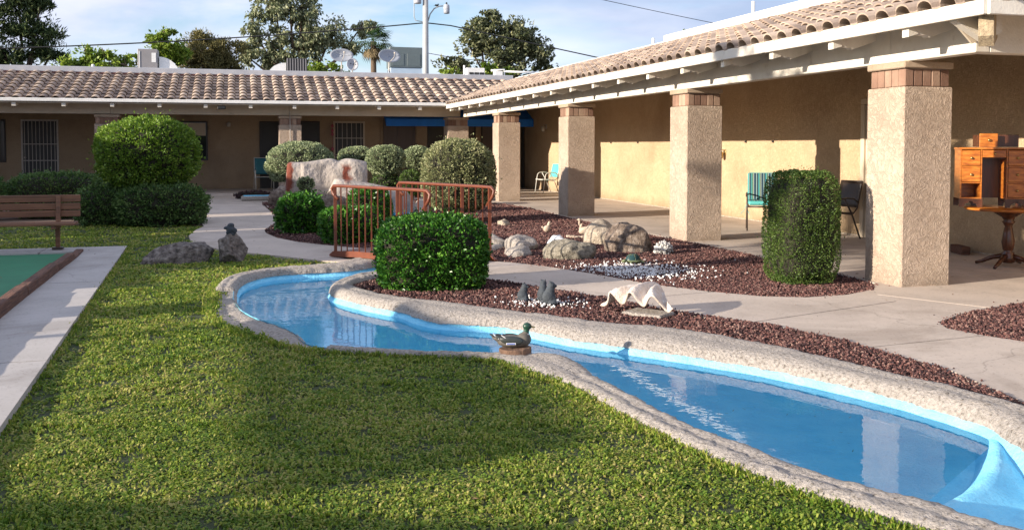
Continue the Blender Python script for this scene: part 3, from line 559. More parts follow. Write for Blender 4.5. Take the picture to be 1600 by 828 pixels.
# ---------------------------------------------------------------- pool
def strip_wall(loop, name):
    lp = np.array(loop); lo = offset_loop(loop, -.05); lo2 = offset_loop(loop, -.13); n = len(loop)
    mb = MB(); rows = [(lp+(lp-lo)*.6, .03), (lp, -.02), (lo, -.10), (lo2, -.125)]
    vs = []
    for p, z in rows:
        for i, (x, y) in enumerate(p):
            w = .012*noise.noise(Vector((x*5, y*5, z*9))); vs.append((x+w, y+w, z))
    fs = [(r_*n+i, r_*n+(i+1) % n, (r_+1)*n+(i+1) % n, (r_+1)*n+i) for r_ in range(3) for i in range(n)]
    mb.add(vs, fs)
    tri = tessellate_polygon([[Vector((x, y, 0)) for x, y in lo2]]); mb.add([(x, y, -.125) for x, y in lo2], tri)
    return mb.build(name, M['blue'], None, True)
o = strip_wall(water_loop, 'pool_basin'); o['kind'] = 'structure'
sp = [p for p in offset_loop(water_loop, .01)]
WY = -.055
# water stays behind the weir; the lower basin beyond it is dry
wp = [tuple(p) for p in sp if not (p[1] < 3.32 or (p[1] < 4.06 and p[0] > 3.2))]
o = sheet('water', [wp], WY, M['water'])
# weir
mb = MB()
def weirf(u, v):
    ax, ay, bx, by = 2.78, 3.30, 3.86, 4.10
    x = ax+(bx-ax)*u+.05*math.sin(u*3.14); y = ay+(by-ay)*u-.10*math.sin(u*3.14); nx, ny = .595, -.804
    t_ = (v-.22)/.78
    if v < .22: d = -.13*(1-v/.22); z = -.035-.12*(1-v/.22)**1.6
    else: d = .42*t_; z = -.035-.15*(1-(1-t_)**2.0)
    return (x+nx*d, y+ny*d, z+.006*noise.noise(Vector((x*9, y*9, 0))))
mb.grid(weirf, 24, 22); o = mb.build('pool_weir', M['blue'], None, True); o['kind'] = 'structure'

def coping(name, inner, outer, hgt, N, label):
    A = resample(chaikin(inner, 2), N); B0 = resample(chaikin(outer, 2), N*3); rng_i = 0; B = []
    for i, a in enumerate(A):
        lo = max(0, rng_i); hi = min(len(B0), int(i*3+60)); seg = B0[lo:hi] if hi > lo else B0[-1:]
        j = int(np.argmin((seg[:, 0]-a[0])**2+(seg[:, 1]-a[1])**2)); rng_i = max(rng_i, lo+j); B.append(B0[min(rng_i, len(B0)-1)])
    B = np.array(B); k = 7; ker = np.ones(k)/k
    B = np.stack([np.convolve(np.pad(B[:, c], (k//2, k//2), 'edge'), ker, 'valid') for c in (0, 1)], 1)
    K = 16; vs = []
    for i in range(N):
        a = A[i]; b = B[i]; wd = math.hypot(*(b-a)); hh = hgt(i/(N-1)) if callable(hgt) else hgt
        hh *= 1+.16*noise.noise(Vector((a[0]*1.3, a[1]*1.3, 3)))
        for j in range(K+1):
            u = j/K; t_ = 2*u-1; z = hh*(1-abs(t_)**2.6)**.62-.03*(1-abs(t_)); 
            x = a[0]+(b[0]-a[0])*(u*1.04-.02); y = a[1]+(b[1]-a[1])*(u*1.04-.02)
            w = .016*noise.noise(Vector((x*7, y*7, z*7)))*.5+.006*noise.noise(Vector((x*25, y*25, z*25)))+.004*noise.noise(Vector((x*60, y*60, 0)))
            if j in (0, K): z = -.03 if j else -.005
            vs.append((x+w, y-w, z+w))
    fs = [(i*(K+1)+j, (i+1)*(K+1)+j, (i+1)*(K+1)+j+1, i*(K+1)+j+1) for i in range(N-1) for j in range(K)]
    fs += [tuple(range(K+1)), tuple(range((N-1)*(K+1), N*(K+1)))[::-1]]
    mb = MB(); mb.add(vs, fs); o = mb.build(name, M['coping'], None, True); return tag(o, label=label, kind='structure')
def hN(t):
    return .10 if t < .36 else (.04 if t < .58 else .075)
coping('pool_coping', NBi, NBo, hN, 620, 'rough concrete rim along the lawn side of the pool')
coping('pool_coping', FBi, FBo, .105, 620, 'rough concrete rim along the gravel side of the pool')
# a thin rim on the stream behind the bridge
def off_poly(pts, d):
    p = np.array(pts); t_ = np.gradient(p, axis=0); t_ /= np.hypot(t_[:, 0], t_[:, 1])[:, None]; return [tuple(v) for v in p+np.stack([t_[:, 1], -t_[:, 0]], 1)*d]
coping('stream_coping', STR_R, off_poly(STR_R, -.3), .16, 160, 'rough concrete rim of the stream behind the bridge')
coping('stream_coping', STR_L, off_poly(STR_L, -.3), .12, 160, 'rough concrete rim of the stream beside the leafy shrubs')
coping('stream_coping', [(3.62, 14.7), (3.56, 14.2), (3.5, 13.8), (3.45, 13.4)], [(3.95, 14.7), (3.9, 14.1), (3.85, 13.6), (3.78, 13.2)], .16, 60, 'pale concrete rim right of the bridge')

# ---------------------------------------------------------------- grass, gravel, pebbles
def view_ok(x, y, m_=.6):
    ct, st = math.cos(math.atan(429/1490)), math.sin(math.atan(429/1490)); xc = x*ct-y*st; zc = x*st+y*ct
    return (zc > 2.2) & (np.abs(xc) < zc*.537+m_)
def scat_pts(poly, dens, x0, x1, y0, y1, falloff=None, excl=()):
    n = int(dens*(x1-x0)*(y1-y0)); x = RNG.uniform(x0, x1, n); y = RNG.uniform(y0, y1, n)
    k = inpoly(x, y, poly) & view_ok(x, y)
    for e_ in excl: k &= ~inpoly(x, y, e_)
    x = x[k]; y = y[k]
    if falloff is not None:
        p = np.clip((falloff/np.maximum(np.hypot(x, y), .1))**2, 0, 1); k = RNG.random(len(x)) < p; x = x[k]; y = y[k]
    return x, y
def tuft(seed, n=17, rad=.05, hgt=.021, wid=.0095):
    r_ = random.Random(seed); vs = []; fs = []
    for _ in range(n):
        a = r_.uniform(0, 6.28); d = rad*math.sqrt(r_.random()); x = d*math.cos(a); y = d*math.sin(a); b = r_.uniform(0, 6.28); h_ = hgt*r_.uniform(.55, 1.25); w = wid*r_.uniform(.7, 1.4)
        ln = r_.uniform(.35, 1.6); dx, dy = math.cos(b), math.sin(b); px, py = -dy*w/2, dx*w/2; k = len(vs)
        vs += [(x-px*.6, y-py*.6, 0), (x+px*.6, y+py*.6, 0), (x+px+dx*h_*ln*.35, y+py+dy*h_*ln*.35, h_*.65), (x-px+dx*h_*ln*.35, y-py+dy*h_*ln*.35, h_*.65), (x+dx*h_*ln*.8, y+dy*h_*ln*.8, h_*(1.05-.25*ln))]
        fs += [(k, k+1, k+2, k+3), (k+3, k+2, k+4)]
    me = bpy.data.meshes.new('tuft'); me.from_pydata(vs, [], fs); return me
tufts = [tuft(i) for i in range(5)]
WALK_EX = [(-9, 2), (-1.07, 2), (-1.10, 3.0), (-1.53, 14.78), (-9, 14.78)]
px, py = scat_pts(LAWN, 640, -9, 3, 2.5, 20, 5.2, [WALK_EX])
far = np.hypot(px, py); s_ = RNG.uniform(.75, 1.2, len(px))*np.clip(far/5.2, 1, 2.6)**.75
clump = np.array([noise.noise(Vector((a*3, b*3, 0)))+.6*noise.noise(Vector((a*9, b*9, 4))) for a, b in zip(px, py)])
edge = np.ones(len(px))
sc3 = np.stack([s_, s_, np.clip(far/6, 1, 1.5)*(.85+.7*clump)*edge], 1); sc3[:, 2] = np.clip(sc3[:, 2], .35, 2)
scatter('grass', np.stack([px, py, np.full(len(px), .0)], 1), np.stack([RNG.normal(0, .08, len(px)), RNG.normal(0, .08, len(px)), RNG.uniform(0, 6.28, len(px))], 1), sc3, tufts, M['grass'], 'short green and straw coloured lawn grass')
print('tufts', len(px))
def along(pts, n, spread, off):
    p = resample(pts, n); t_ = np.gradient(p, axis=0); t_ /= np.maximum(np.hypot(t_[:, 0], t_[:, 1]), 1e-6)[:, None]; nn = np.stack([-t_[:, 1], t_[:, 0]], 1)
    return p+nn*(off+RNG.normal(0, spread, n))[:, None]
ep = np.concatenate([along(chaikin(NBo[3:], 2), 1000, .018, .0), along([(-1.50, 14.7), (-1.09, 3.0)], 900, .018, -.035)])
dd = np.hypot(ep[:, 0], ep[:, 1]); es = RNG.uniform(.6, 1.15, len(ep))*np.clip(dd/6, 1, 1.6)
ez = np.where(ep[:, 0] < -.9, .0, .012)
scatter('edge_grass', np.stack([ep[:, 0], ep[:, 1], ez], 1), np.stack([RNG.normal(0, .25, len(ep)), RNG.normal(0, .25, len(ep)), RNG.uniform(0, 6.28, len(ep))], 1), np.stack([es*.7, es*.7, es*1.25], 1), tufts, M['grass'], 'longer uncut grass creeping along the pool rim and the walkway')
def stone(seed, sub=1):
    bm = bmesh.new(); bmesh.ops.create_icosphere(bm, subdivisions=sub, radius=1); r_ = random.Random(seed)
    for v in bm.verts: v.co *= r_.uniform(.65, 1.2)
    me = bpy.data.meshes.new('stone'); bm.to_mesh(me); bm.free(); return me
stones = [stone(i) for i in range(6)]
def gravel(name, poly, bb, dens, size, m, label, z=.02, fall=6.5, bump=0):
    x, y = scat_pts(poly, dens, *bb, fall); n = len(x); f = np.clip(np.hypot(x, y)/fall, 1, 3)
    s = size*RNG.uniform(.6, 1.35, n)*f; mound = np.array([.02*noise.noise(Vector((a*2.2, b*2.2, 1))) for a, b in zip(x, y)])
    P = np.stack([x, y, z+np.abs(mound)+RNG.uniform(0, .012, n)], 1)
    scatter(name, P, RNG.uniform(0, 6.28, (n, 3)), np.stack([s, s*RNG.uniform(.7, 1, n), s*.75], 1), stones, m, label); print(name, n)
gravel('lava_gravel', MAINBED, (2.9, 6.8, 7.9, 25.5), 3600, .0098, M['lava'], 'dark red lava gravel in the bed before the porch', fall=8.6)
gravel('lava_gravel', STRIPBED, (1.0, 4.6, 4.2, 10.9), 4200, .0088, M['lava'], 'dark red lava gravel strip between pool rim and path', z=.03, fall=6.0)
gravel('lava_gravel', RIGHTBED, (5.4, 8.3, 4.5, 7.4), 3600, .0102, M['lava'], 'reddish lava gravel in the bed at the right edge', fall=8)
gravel('lava_gravel', BACKBED, (.4, 5.5, 13.3, 25.5), 1300, .0115, M['lava'], 'dark lava gravel around the leafy shrubs', fall=12)
spp = []
for bed, k_ in ((MAINBED, 900), (STRIPBED, 620), (RIGHTBED, 260)):
    q = resample(list(bed)+[bed[0]], k_); spp.append(q+RNG.normal(0, .028, q.shape)*RNG.choice([.5, 1, 2.2], (len(q), 1)))
spp = np.concatenate(spp); kq = view_ok(spp[:, 0], spp[:, 1]); spp = spp[kq]; ss = .0085*RNG.uniform(.5, 1.3, len(spp))*np.clip(np.hypot(spp[:, 0], spp[:, 1])/9, 1, 2)
scatter('lava_gravel', np.stack([spp[:, 0], spp[:, 1], np.full(len(spp), .038)], 1), RNG.uniform(0, 6.28, (len(spp), 3)), np.stack([ss, ss*.85, ss*.7], 1), stones, M['lava'], 'stray lava stones spilled along the bed edges')
def pebbles(cx, cy, sx, sy, n, sz, z, label, rotk=0.0):
    x = RNG.normal(0, 1, n)*sx; y = RNG.normal(0, 1, n)*sy; X = cx+x*math.cos(rotk)-y*math.sin(rotk); Y = cy+x*math.sin(rotk)+y*math.cos(rotk); s = sz*RNG.uniform(.6, 1.3, n)
    k = inpoly(X, Y, MAINBED) | inpoly(X, Y, STRIPBED); X, Y, s = X[k], Y[k], s[k]; n = len(X)
    scatter('white_pebbles', np.stack([X, Y, z+RNG.uniform(0, .012, n)], 1), RNG.uniform(0, 6.28, (n, 3)), np.stack([s, s*.75, s*.55], 1), stones, M['pebble'], label)
pebbles(4.45, 10.25, .36, .40, 980, .0135, .04, 'white pebbles strewn round the turtle figure', -.6)
pebbles(2.70, 8.36, .20, .13, 200, .012, .05, 'white pebbles at the feet of the grey stone frogs', -.8)

def dry_leaf(seed):
    r_ = random.Random(seed); me = bpy.data.meshes.new('leaf'); c = r_.uniform(.1, .5)
    me.from_pydata([(-1, 0, 0), (-.3, .38, c*.3), (.6, .25, c*.5), (1.1, 0, c), (.5, -.3, c*.4), (-.4, -.35, c*.2), (0, 0, 0)], [], [(0, 1, 6), (1, 2, 6), (2, 3, 6), (3, 4, 6), (4, 5, 6), (5, 0, 6)]); return me
dl = [dry_leaf(i) for i in range(4)]
n = 520; lx = RNG.uniform(-3, 9.5, n); ly = 3+16*RNG.random(n)**1.5; lp = [tuple(p) for p in water_loop]
kk = view_ok(lx, ly) & ~inpoly(lx, ly, [tuple(v) for v in offset_loop(water_loop, .3)]) & (RNG.random(n) < .62)
lx, ly = lx[kk], ly[kk]; lz = np.where(inpoly(lx, ly, LAWN) & (lx > -1.0), .022, np.where(lx < -1, .06, .04)); ls = RNG.uniform(.007, .016, len(lx))*np.clip(np.hypot(lx, ly)/8, 1, 2)
scatter('leaf_litter', np.stack([lx, ly, lz], 1), np.stack([RNG.normal(0, .3, len(lx)), RNG.normal(0, .3, len(lx)), RNG.uniform(0, 6.28, len(lx))], 1), np.stack([ls, ls*.8, ls], 1), dl, mat('dry leaf', (.30, .19, .09), (.14, .08, .04), 3, .8, island=.8), 'small dry leaves scattered over lawn, gravel and paths')
fx = []
for cx, cy, q in ((2.75, 4.9, 9), (3.1, 4.4, 5), (2.55, 5.9, 6), (.7, 9.0, 6), (2.2, 7.0, 5), (3.3, 4.75, 4)):
    for _ in range(q): fx.append((cx+random.gauss(0, .10), cy+random.gauss(0, .16), -.052 if random.random() < .5 else -.118))
fx = np.array(fx); ls = RNG.uniform(.006, .012, len(fx))
scatter('pool_debris', fx, np.stack([RNG.normal(0, .1, len(fx)), RNG.normal(0, .1, len(fx)), RNG.uniform(0, 6.28, len(fx))], 1), np.stack([ls*1.5, ls*.5, ls*.3], 1), dl, mat('wet debris', (.10, .08, .04), (.05, .04, .02), 3, .6), 'bits of leaf and twig in the pool water')

# ================================================================ buildings
def _varmat(name, stops, rough, bump, bscale, nscale=3):
    """colour from the piece (object or island) and from where it lies; lichen-dark patches run across pieces"""
    t = NT(name); b = t.b; b.inputs['Roughness'].default_value = rough; b.inputs['Specular IOR Level'].default_value = .25
    g = t.n('ShaderNodeNewGeometry'); oi = t.n('ShaderNodeObjectInfo')
    ad = t.n('ShaderNodeMath', _operation='ADD'); t.l(g.outputs['Random Per Island'], ad.inputs[0]); t.l(oi.outputs['Random'], ad.inputs[1])
    fr = t.n('ShaderNodeMath', _operation='FRACT'); t.l(ad.outputs[0], fr.inputs[0])
    nz = t.n('ShaderNodeTexNoise', Scale=nscale, Detail=7, Roughness=.65); t.l(g.outputs['Position'], nz.inputs['Vector'])
    m_ = t.n('ShaderNodeMix'); m_.inputs[0].default_value = .42; t.l(nz.outputs['Fac'], m_.inputs[2]); t.l(fr.outputs[0], m_.inputs[3])
    r = ramp(t, stops); t.l(m_.outputs[0], r.inputs[0]); t.l(r.outputs[0], b.inputs['Base Color'])
    bn = t.n('ShaderNodeTexNoise', Scale=bscale, Detail=4); t.l(g.outputs['Position'], bn.inputs['Vector'])
    bp = t.n('ShaderNodeBump', Strength=bump, Distance=.008); t.l(bn.outputs['Fac'], bp.inputs['Height']); t.l(bp.outputs[0], b.inputs['Normal']); return t.m
M['tile'] = _varmat('clay tile', [(.22, (.15, .115, .10)), (.36, (.30, .23, .185)), (.55, (.40, .31, .245)), (.80, (.52, .42, .335))], .85, .5, 45)
M['brick'] = _varmat('brick', [(.2, (.14, .078, .055)), (.5, (.27, .165, .12)), (.8, (.42, .31, .23))], .9, .6, 70)

def tile_profile(W):
    pr = []
    for k in range(4): pr.append((-W/2+W*.36*k/3, -.012*math.sin(math.pi*k/3)))
    for k in range(1, 9): a = math.pi*k/8; pr.append((-W/2+W*.36+(W*.66)*(1-math.cos(a))/2, .086*math.sin(a)**.85))
    return pr
def tile_mesh(W, L, name='roof_tile'):
    pr = tile_profile(W); n = len(pr); th = .018; vs = []
    for v, dz in ((0, .042), (L, .0)):
        k = 1.0 if v == 0 else .93
        for x, z in pr: vs.append((x*k, v, z*k+dz))
        for x, z in pr: vs.append((x*k, v, z*k+dz-th))
    fs = []
    for i in range(n-1):
        fs += [(i, i+1, 2*n+i+1, 2*n+i), (n+i, 3*n+i, 3*n+i+1, n+i+1), (i, n+i, n+i+1, i+1)]
    fs += [(0, 2*n, 3*n, n), (n-1, 2*n-1, 4*n-1, 3*n-1)]
    me = bpy.data.meshes.new(name); me.from_pydata(vs, [], fs); me.materials.append(M['tile']); return me
def lay_tiles(parent, mesh, places, mtx_of, limit=300):
    """the largest-looking ones as parts of their own, the others joined"""
    pl = sorted(places, key=lambda p: (p[0]**2+p[1]**2)); V = []; F = []
    base = [v.co.copy() for v in mesh.vertices]; pf = [tuple(p.vertices) for p in mesh.polygons]
    for i, p in enumerate(pl):
        mt = mtx_of(p)
        if i < limit:
            o = bpy.data.objects.new('roof_tile', mesh); link(o, parent); o.matrix_local = mt
        else:
            k = len(V); V += [tuple(mt @ c) for c in base]; F += [tuple(k+j for j in f) for f in pf]
    if V:
        me = bpy.data.meshes.new('roof_tiles_beyond'); me.from_pydata(V, [], F); me.materials.append(M['tile']); o = bpy.data.objects.new('roof_tiles_beyond', me); link(o, parent); o['kind'] = 'stuff'
def frame_mtx(o, u, v, n):
    return Matrix(((u[0], v[0], n[0], o[0]), (u[1], v[1], n[1], o[1]), (u[2], v[2], n[2], o[2]), (0, 0, 0, 1)))
jr = random.Random(3)
def mtx_right(p):
    x, y, z = p; a = math.atan(SLR); c, s = math.cos(a), math.sin(a); j = jr.uniform(-.02, .02)
    m_ = frame_mtx((x, y, z+jr.uniform(-.003, .003)), (0, -1, 0), (c, 0, s), (-s, 0, c)); return m_ @ Matrix.Rotation(j, 4, 'Z') @ Matrix.Rotation(jr.uniform(-.012, .012), 4, 'X')
def mtx_back(p):
    x, y, z = p; a = math.atan(SLB); c, s = math.cos(a), math.sin(a); j = jr.uniform(-.02, .02)
    m_ = frame_mtx((x, y, z+jr.uniform(-.003, .003)), (1, 0, 0), (0, c, s), (0, -s, c)); return m_ @ Matrix.Rotation(j, 4, 'Z') @ Matrix.Rotation(jr.uniform(-.012, .012), 4, 'X')
SLR = .325; SLB = .315
EX, EY0, EYB = 6.08, 6.68, 28.2       # eave lines
WX = 9.7                            # porch wall

BR = thing('porch_wing', 'long tan stucco wing with a tiled porch roof on square columns', 'building', (8, 16, 0))
BB = thing('rear_wing', 'low brown stucco wing with a grey pink tiled roof across the back', 'building', (0, 30, 0))
def part(mb, name, m, root, smooth=False, label=None):
    o = mb.build(name, m, root, smooth)
    o.location = (-root.location.x, -root.location.y, -root.location.z) if root.type == 'EMPTY' and root in (BR, BB) else (0, 0, 0)
    if label: o['label'] = label
    return o
def sub(mb, name, m, root, smooth=False): return mb.build(name, m, root, smooth)
OFF = {BR: Vector((-8, -16, 0)), BB: Vector((0, -30, 0))}

# right wing: wall, roof deck, flat roof, beam, fascia, rafters
mb = MB(); mb.box(WX, WX+.25, 4.0, 32.3, -.05, 3.75); part(mb, 'wall', M['wall'], BR)
mb = MB(); mb.box(WX-.012, WX, 9.0, 31.0, 0.03, .06, c=.004); part(mb, 'wall_base', M['paler'], BR)
mb = MB(); mb.prism([(EX+.04, 2.634), (8.95, 2.634+.325*2.83), (8.95, 2.664+.325*2.83), (EX+.04, 2.664)], 6.9, 31.0, 'Y'); part(mb, 'roof_deck', M['soffit'], BR)
mb = MB(); mb.box(8.95, 14, 6.5, 38, 3.55, 3.66); part(mb, 'flat_roof', M['flash'], BR)
mb = MB(); mb.box(8.83, 8.95, 9.5, 18.9, 3.60, 3.86, c=.01); part(mb, 'parapet_flashing', M['flash_w'], BR)
mb = MB(); mb.box(8.85, 8.95, 18.9, 30.4, 3.60, 3.74, c=.01); part(mb, 'parapet_flashing', M['flash_w'], BR)
for y0, y1 in ((6.68, 10.2), (10.205, 14.0), (14.005, 18.2), (18.205, 22.4), (22.405, 28.2)):
    mb = MB(); mb.box(EX-.025, EX+.02, y0, y1, 2.608, 2.735, c=.006); part(mb, 'fascia', M['white'], BR)
for y0, y1 in ((7.41, 8.62), (8.625, 13.5), (13.505, 19.0), (19.005, 24.5), (24.505, 28.4)):
    mb = MB(); mb.box(6.64, 6.80, y0, y1, 2.372, 2.80, c=.008); part(mb, 'beam', M['white'], BR)
mb = MB(); mb.box(6.805, WX, 7.41, 7.57, 2.372, 2.80, c=.008); part(mb, 'beam', M['white'], BR)
mb = MB(); mb.box(EX+.02, 12, EY0-.025, EY0+.02, 2.608, 2.735, c=.006); part(mb, 'fascia', M['white'], BR)
def rafter_outline(x0, x1, zt0, sl, d=.17):
    zt = lambda x: zt0+sl*(x-x0)
    return [(x0, zt(x0)), (x1, zt(x1)), (x1, zt(x1)-d), (x0+.24, zt(x0+.24)-d), (x0+.21, zt(x0+.21)-d+.03), (x0+.16, zt(x0+.16)-d+.045), (x0+.11, zt(x0+.11)-d+.085), (x0+.10, zt(x0+.1)-d+.07), (x0, zt(x0)-d+.075)]
for k in range(18):
    y = 7.72+1.185*k
    mb = MB(); mb.prism(rafter_outline(EX+.03, 6.64, 2.622, .325), y-.045, y+.045, 'Y'); part(mb, 'rafter', M['white'], BR)
# hip corner: weathered hip beam, jack rafter block, end slope
mb = MB(); d45 = Matrix.Rotation(R(45), 3, 'Z')
vs = []
for (q, zt, zb) in ((0, 2.67, 2.44), (.10, 2.70, 2.36), (.80, 2.86, 2.50)):
    for w in (-.06, .06): vs += [(EX+.10+q*.707-w*.707, EY0+.10+q*.707+w*.707, zt), (EX+.10+q*.707-w*.707, EY0+.10+q*.707+w*.707, zb)]
mb.add(vs, [(0, 2, 3, 1), (0, 4, 6, 2), (1, 3, 7, 5), (0, 1, 5, 4), (2, 6, 7, 3), (4, 8, 10, 6), (5, 7, 11, 9), (4, 5, 9, 8), (6, 10, 11, 7), (8, 9, 11, 10)])
part(mb, 'hip_beam', M['timber_end'], BR, label='weathered peeling hip beam tail at the near corner')
mb = MB(); mb.prism([(EX+.06, 2.66), (6.63, 2.80), (6.63, 2.52), (6.45, 2.44), (EX+.06, 2.60)], 7.08, 7.17, 'Y'); part(mb, 'jack_rafter', M['white'], BR)
mb = MB(); mb.prism([(EX+.08, 2.64), (6.60, 2.77), (6.60, 2.52), (6.4, 2.42)], 7.175, 7.20, 'Y'); part(mb, 'jack_rafter', M['beige_paint'], BR)
for k in range(3):
    mb = MB(); x = 7.7+k*1.1; mb.prism([(EY0+.03, 2.64), (7.41, 2.85), (7.41, 2.68), (EY0+.26, 2.53), (EY0+.03, 2.56)], x-.045, x+.045, 'X'); part(mb, 'rafter', M['white'], BR)
mb = MB(); mb.add([(EX+.04, EY0+.04, 2.636), (12, EY0+.04, 2.636), (12, EY0+2.82, 3.54), (8.9, EY0+2.82, 3.54)], [(0, 1, 2, 3)]); part(mb, 'roof_deck', M['soffit'], BR)
TW = .297; tmR = tile_mesh(TW, .385); P_ = .322
pl = []
for r_ in range(9):
    x = EX-.02+P_*r_*.985
    for k in range(90):
        y = EY0+.17+TW*k
        if y < EY0+(x-EX)+.10 or y > EYB+(x-EX)+.25: continue
        pl.append((x-8, y-16, 2.714+SLR*(x-EX)))
_pl0 = pl
def mtx_right_sorted(p): return mtx_right(p)
lay = sorted(pl, key=lambda p: (p[0]+8)**2+(p[1]+16)**2)
def lay_sorted(parent, mesh, pl, mt, off, limit=300):
    pl = sorted(pl, key=lambda p: (p[0]-off[0])**2+(p[1]-off[1])**2); V = []; F = []
    base = [v.co.copy() for v in mesh.vertices]; pf = [tuple(p.vertices) for p in mesh.polygons]
    for i, p in enumerate(pl):
        m_ = mt(p)
        if i < limit: o = bpy.data.objects.new('roof_tile', mesh); link(o, parent); o.matrix_local = m_
        else: k = len(V); V += [tuple(m_ @ c) for c in base]; F += [tuple(k+j for j in f) for f in pf]
    if V:
        me = bpy.data.meshes.new('roof_tiles_beyond'); me.from_pydata(V, [], F); me.materials.append(M['tile']); o = bpy.data.objects.new('roof_tiles_beyond', me); link(o, parent); o['kind'] = 'stuff'
# near end slope tiles go with the joined ones
def mtx_any(p):
    if len(p) == 4:
        x, y, z, _ = p; a = math.atan(SLR); c, s = math.cos(a), math.sin(a); return frame_mtx((x, y, z), (1, 0, 0), (0, c, s), (0, -s, c))
    return mtx_right(p)
for r_ in range(2):
    y = EY0-.02+P_*r_
    for k in range(12):
        x = EX+.28+TW*k
        if x < EX+(y-EY0)+.2: continue
        pl.append((x-8, y-16, 2.714+SLR*(y-EY0), 1))
lay_sorted(BR, tmR, pl, mtx_any, OFF[BR])
# hip caps
hm = MB(); n_ = 8
vs = []
for v, dz, k in ((0, .03, 1), (.42, 0, .86)):
    for t_ in (0, -.018):
        for i in range(n_+1): a = math.pi*i/n_; vs.append((-.12*k*math.cos(a), v, (.095*k)*math.sin(a)+dz+t_))
fs = []
q = n_+1
for i in range(n_): fs += [(i, i+1, 2*q+i+1, 2*q+i), (q+i, 3*q+i, 3*q+i+1, q+i+1), (i, q+i, q+i+1, i+1)]
hcm = bpy.data.meshes.new('hip_tile'); hcm.from_pydata(vs, [], fs); hcm.materials.append(M['tile'])
for k in range(7):
    d = .36*k; c, s = math.cos(math.atan(.23)), math.sin(math.atan(.23)); o = bpy.data.objects.new('hip_tile', hcm); link(o, BR)
    v = (c*.707, c*.707, s); n3 = (-s*.707, -s*.707, c)
    o.matrix_local = frame_mtx((EX-.03+d*.707-8, EY0-.03+d*.707-16, 2.76+.23*d), (.707, -.707, 0), v, n3)
# columns
brk = MB(); brk.box(-.049, .049, 0, .05, 0, .175, c=.006); brkm = None
def column(root, x, y, w=.60, zt=2.11, lab=None, mat_='col'):
    off = OFF[root]; e = bpy.data.objects.new('column', None); link(e, root); e.location = (x+w/2+off.x, y+w/2+off.y, 0)
    if lab: e['label'] = lab
    h2 = w/2
    mb = MB(); mb.box(-h2, h2, -h2, h2, -.05, zt, c=.012); mb.build('shaft', M[mat_], e)
    mb = MB(); mb.box(-h2+.045, h2-.045, -h2+.045, h2-.045, zt, zt+.19); mb.build('mortar_core', M['mortar'], e)
    mb = MB(); mb.box(-h2-.006, h2+.006, -h2-.006, h2+.006, zt+.19, zt+.262, c=.01); mb.build('cap', M['cap'], e)
    global brkm
    if brkm is None:
        o = brk.build('brick', M['brick'], e); brkm = o.data; bpy.data.objects.remove(o)
    g = w-.05
    for sd in range(4):
        nb = 5; step = g/nb
        for i in range(nb):
            o = bpy.data.objects.new('brick', brkm); link(o, e)
            a = -g/2+step*(i+.5); rz = sd*math.pi/2; o.rotation_euler = (0, 0, rz)
            lx, ly = a, -g/2+.001*((i*7+sd) % 5); o.location = (lx*math.cos(rz)-ly*math.sin(rz), lx*math.sin(rz)+ly*math.cos(rz), zt+.006)
            o.scale = ((step-.008)/.098, 1, 1)
    return e
for y in (8.34, 13.27, 18.73, 24.21): column(BR, 6.60, y)
# door beyond the second column
for (y0, y1, z1, nm, m_, x0) in ((13.13, 13.22, 2.16, 'door_frame', 'whitedoor', .06), (12.18, 12.27, 2.16, 'door_frame', 'whitedoor', .06)):
    mb = MB(); mb.box(WX-x0, WX, y0, y1, 0, z1, c=.006); part(mb, nm, M[m_], BR)
mb = MB(); mb.box(WX-.06, WX, 12.18, 13.22, 2.163, 2.25, c=.006); part(mb, 'door_frame', M['whitedoor'], BR)
mb = MB(); mb.box(WX-.025, WX-.003, 12.275, 13.125, .03, 2.157, c=.004); mb.box(WX-.034, WX-.025, 12.40, 13.0, 1.2, 2.0, c=.004); mb.box(WX-.034, WX-.025, 12.40, 13.0, .2, 1.05, c=.004); part(mb, 'door', M['whitedoor'], BR)
def wall_lamp(x, y, z, m_, root, s=1):
    mb = MB(); mb.box(x-.02, x, y-.04*s, y+.04*s, z-.06*s, z+.06*s, c=.004); mb.tube([(x-.02, y, z+.04*s), (x-.09*s, y, z+.06*s), (x-.10*s, y, z+.02*s)], .008, 6); mb.lathe([(.02*s, .04*s), (.055*s, .02*s), (.05*s, -.09*s), (.03*s, -.11*s)], 8, (x-.10*s, y, z-.02*s)); part(mb, 'wall_lamp', m_, root, True)
wall_lamp(WX, 17.75, 1.36, M['brass'], BR); wall_lamp(WX, 29.6, 2.12, M['iron'], BR, 1.2)
for y in (22.2, 24.0, 16.9, 15.9):
    mb = MB(); mb.box(WX-.03, WX, y-.02, y+.02, 1.56, 1.60); part(mb, 'wall_hook', M['frame'], BR)
for y, z0, z1, r_ in ((16.35, 3.6, 4.25, .035), (20.9, 3.6, 4.04, .035)):
    mb = MB(); mb.lathe([(r_, 0), (r_, z1-z0)], 10, (9.5, y, z0)); part(mb, 'vent_pipe', M['flash_w'], BR, True)

# rear wing
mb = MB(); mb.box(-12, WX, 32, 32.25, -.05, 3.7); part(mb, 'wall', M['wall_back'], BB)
mb = MB(); mb.box(-12, 14, 31.22, 40, 3.64, 3.76); part(mb, 'flat_roof', M['flash'], BB)
mb = MB(); mb.prism([(EYB+.04, 2.65), (31.1, 2.65+SLB*2.86), (31.1, 2.68+SLB*2.86), (EYB+.04, 2.68)], -12, 8.9, 'X'); part(mb, 'roof_deck', M['soffit'], BB)
mb = MB(); mb.box(-12, 9.0, 31.1, 31.22, 3.70, 3.87, c=.012); part(mb, 'parapet_flashing', M['flash'], BB)
mb = MB(); mb.box(-12, 9.0, 31.07, 31.098, 3.625, 3.70, c=.005); part(mb, 'flashing_strip', M['rust'], BB)
mb = MB(); mb.box(-12, EX-.02, EYB-.06, EYB+.02, 2.69, 2.785, c=.012); part(mb, 'gutter', M['flash_w'], BB)
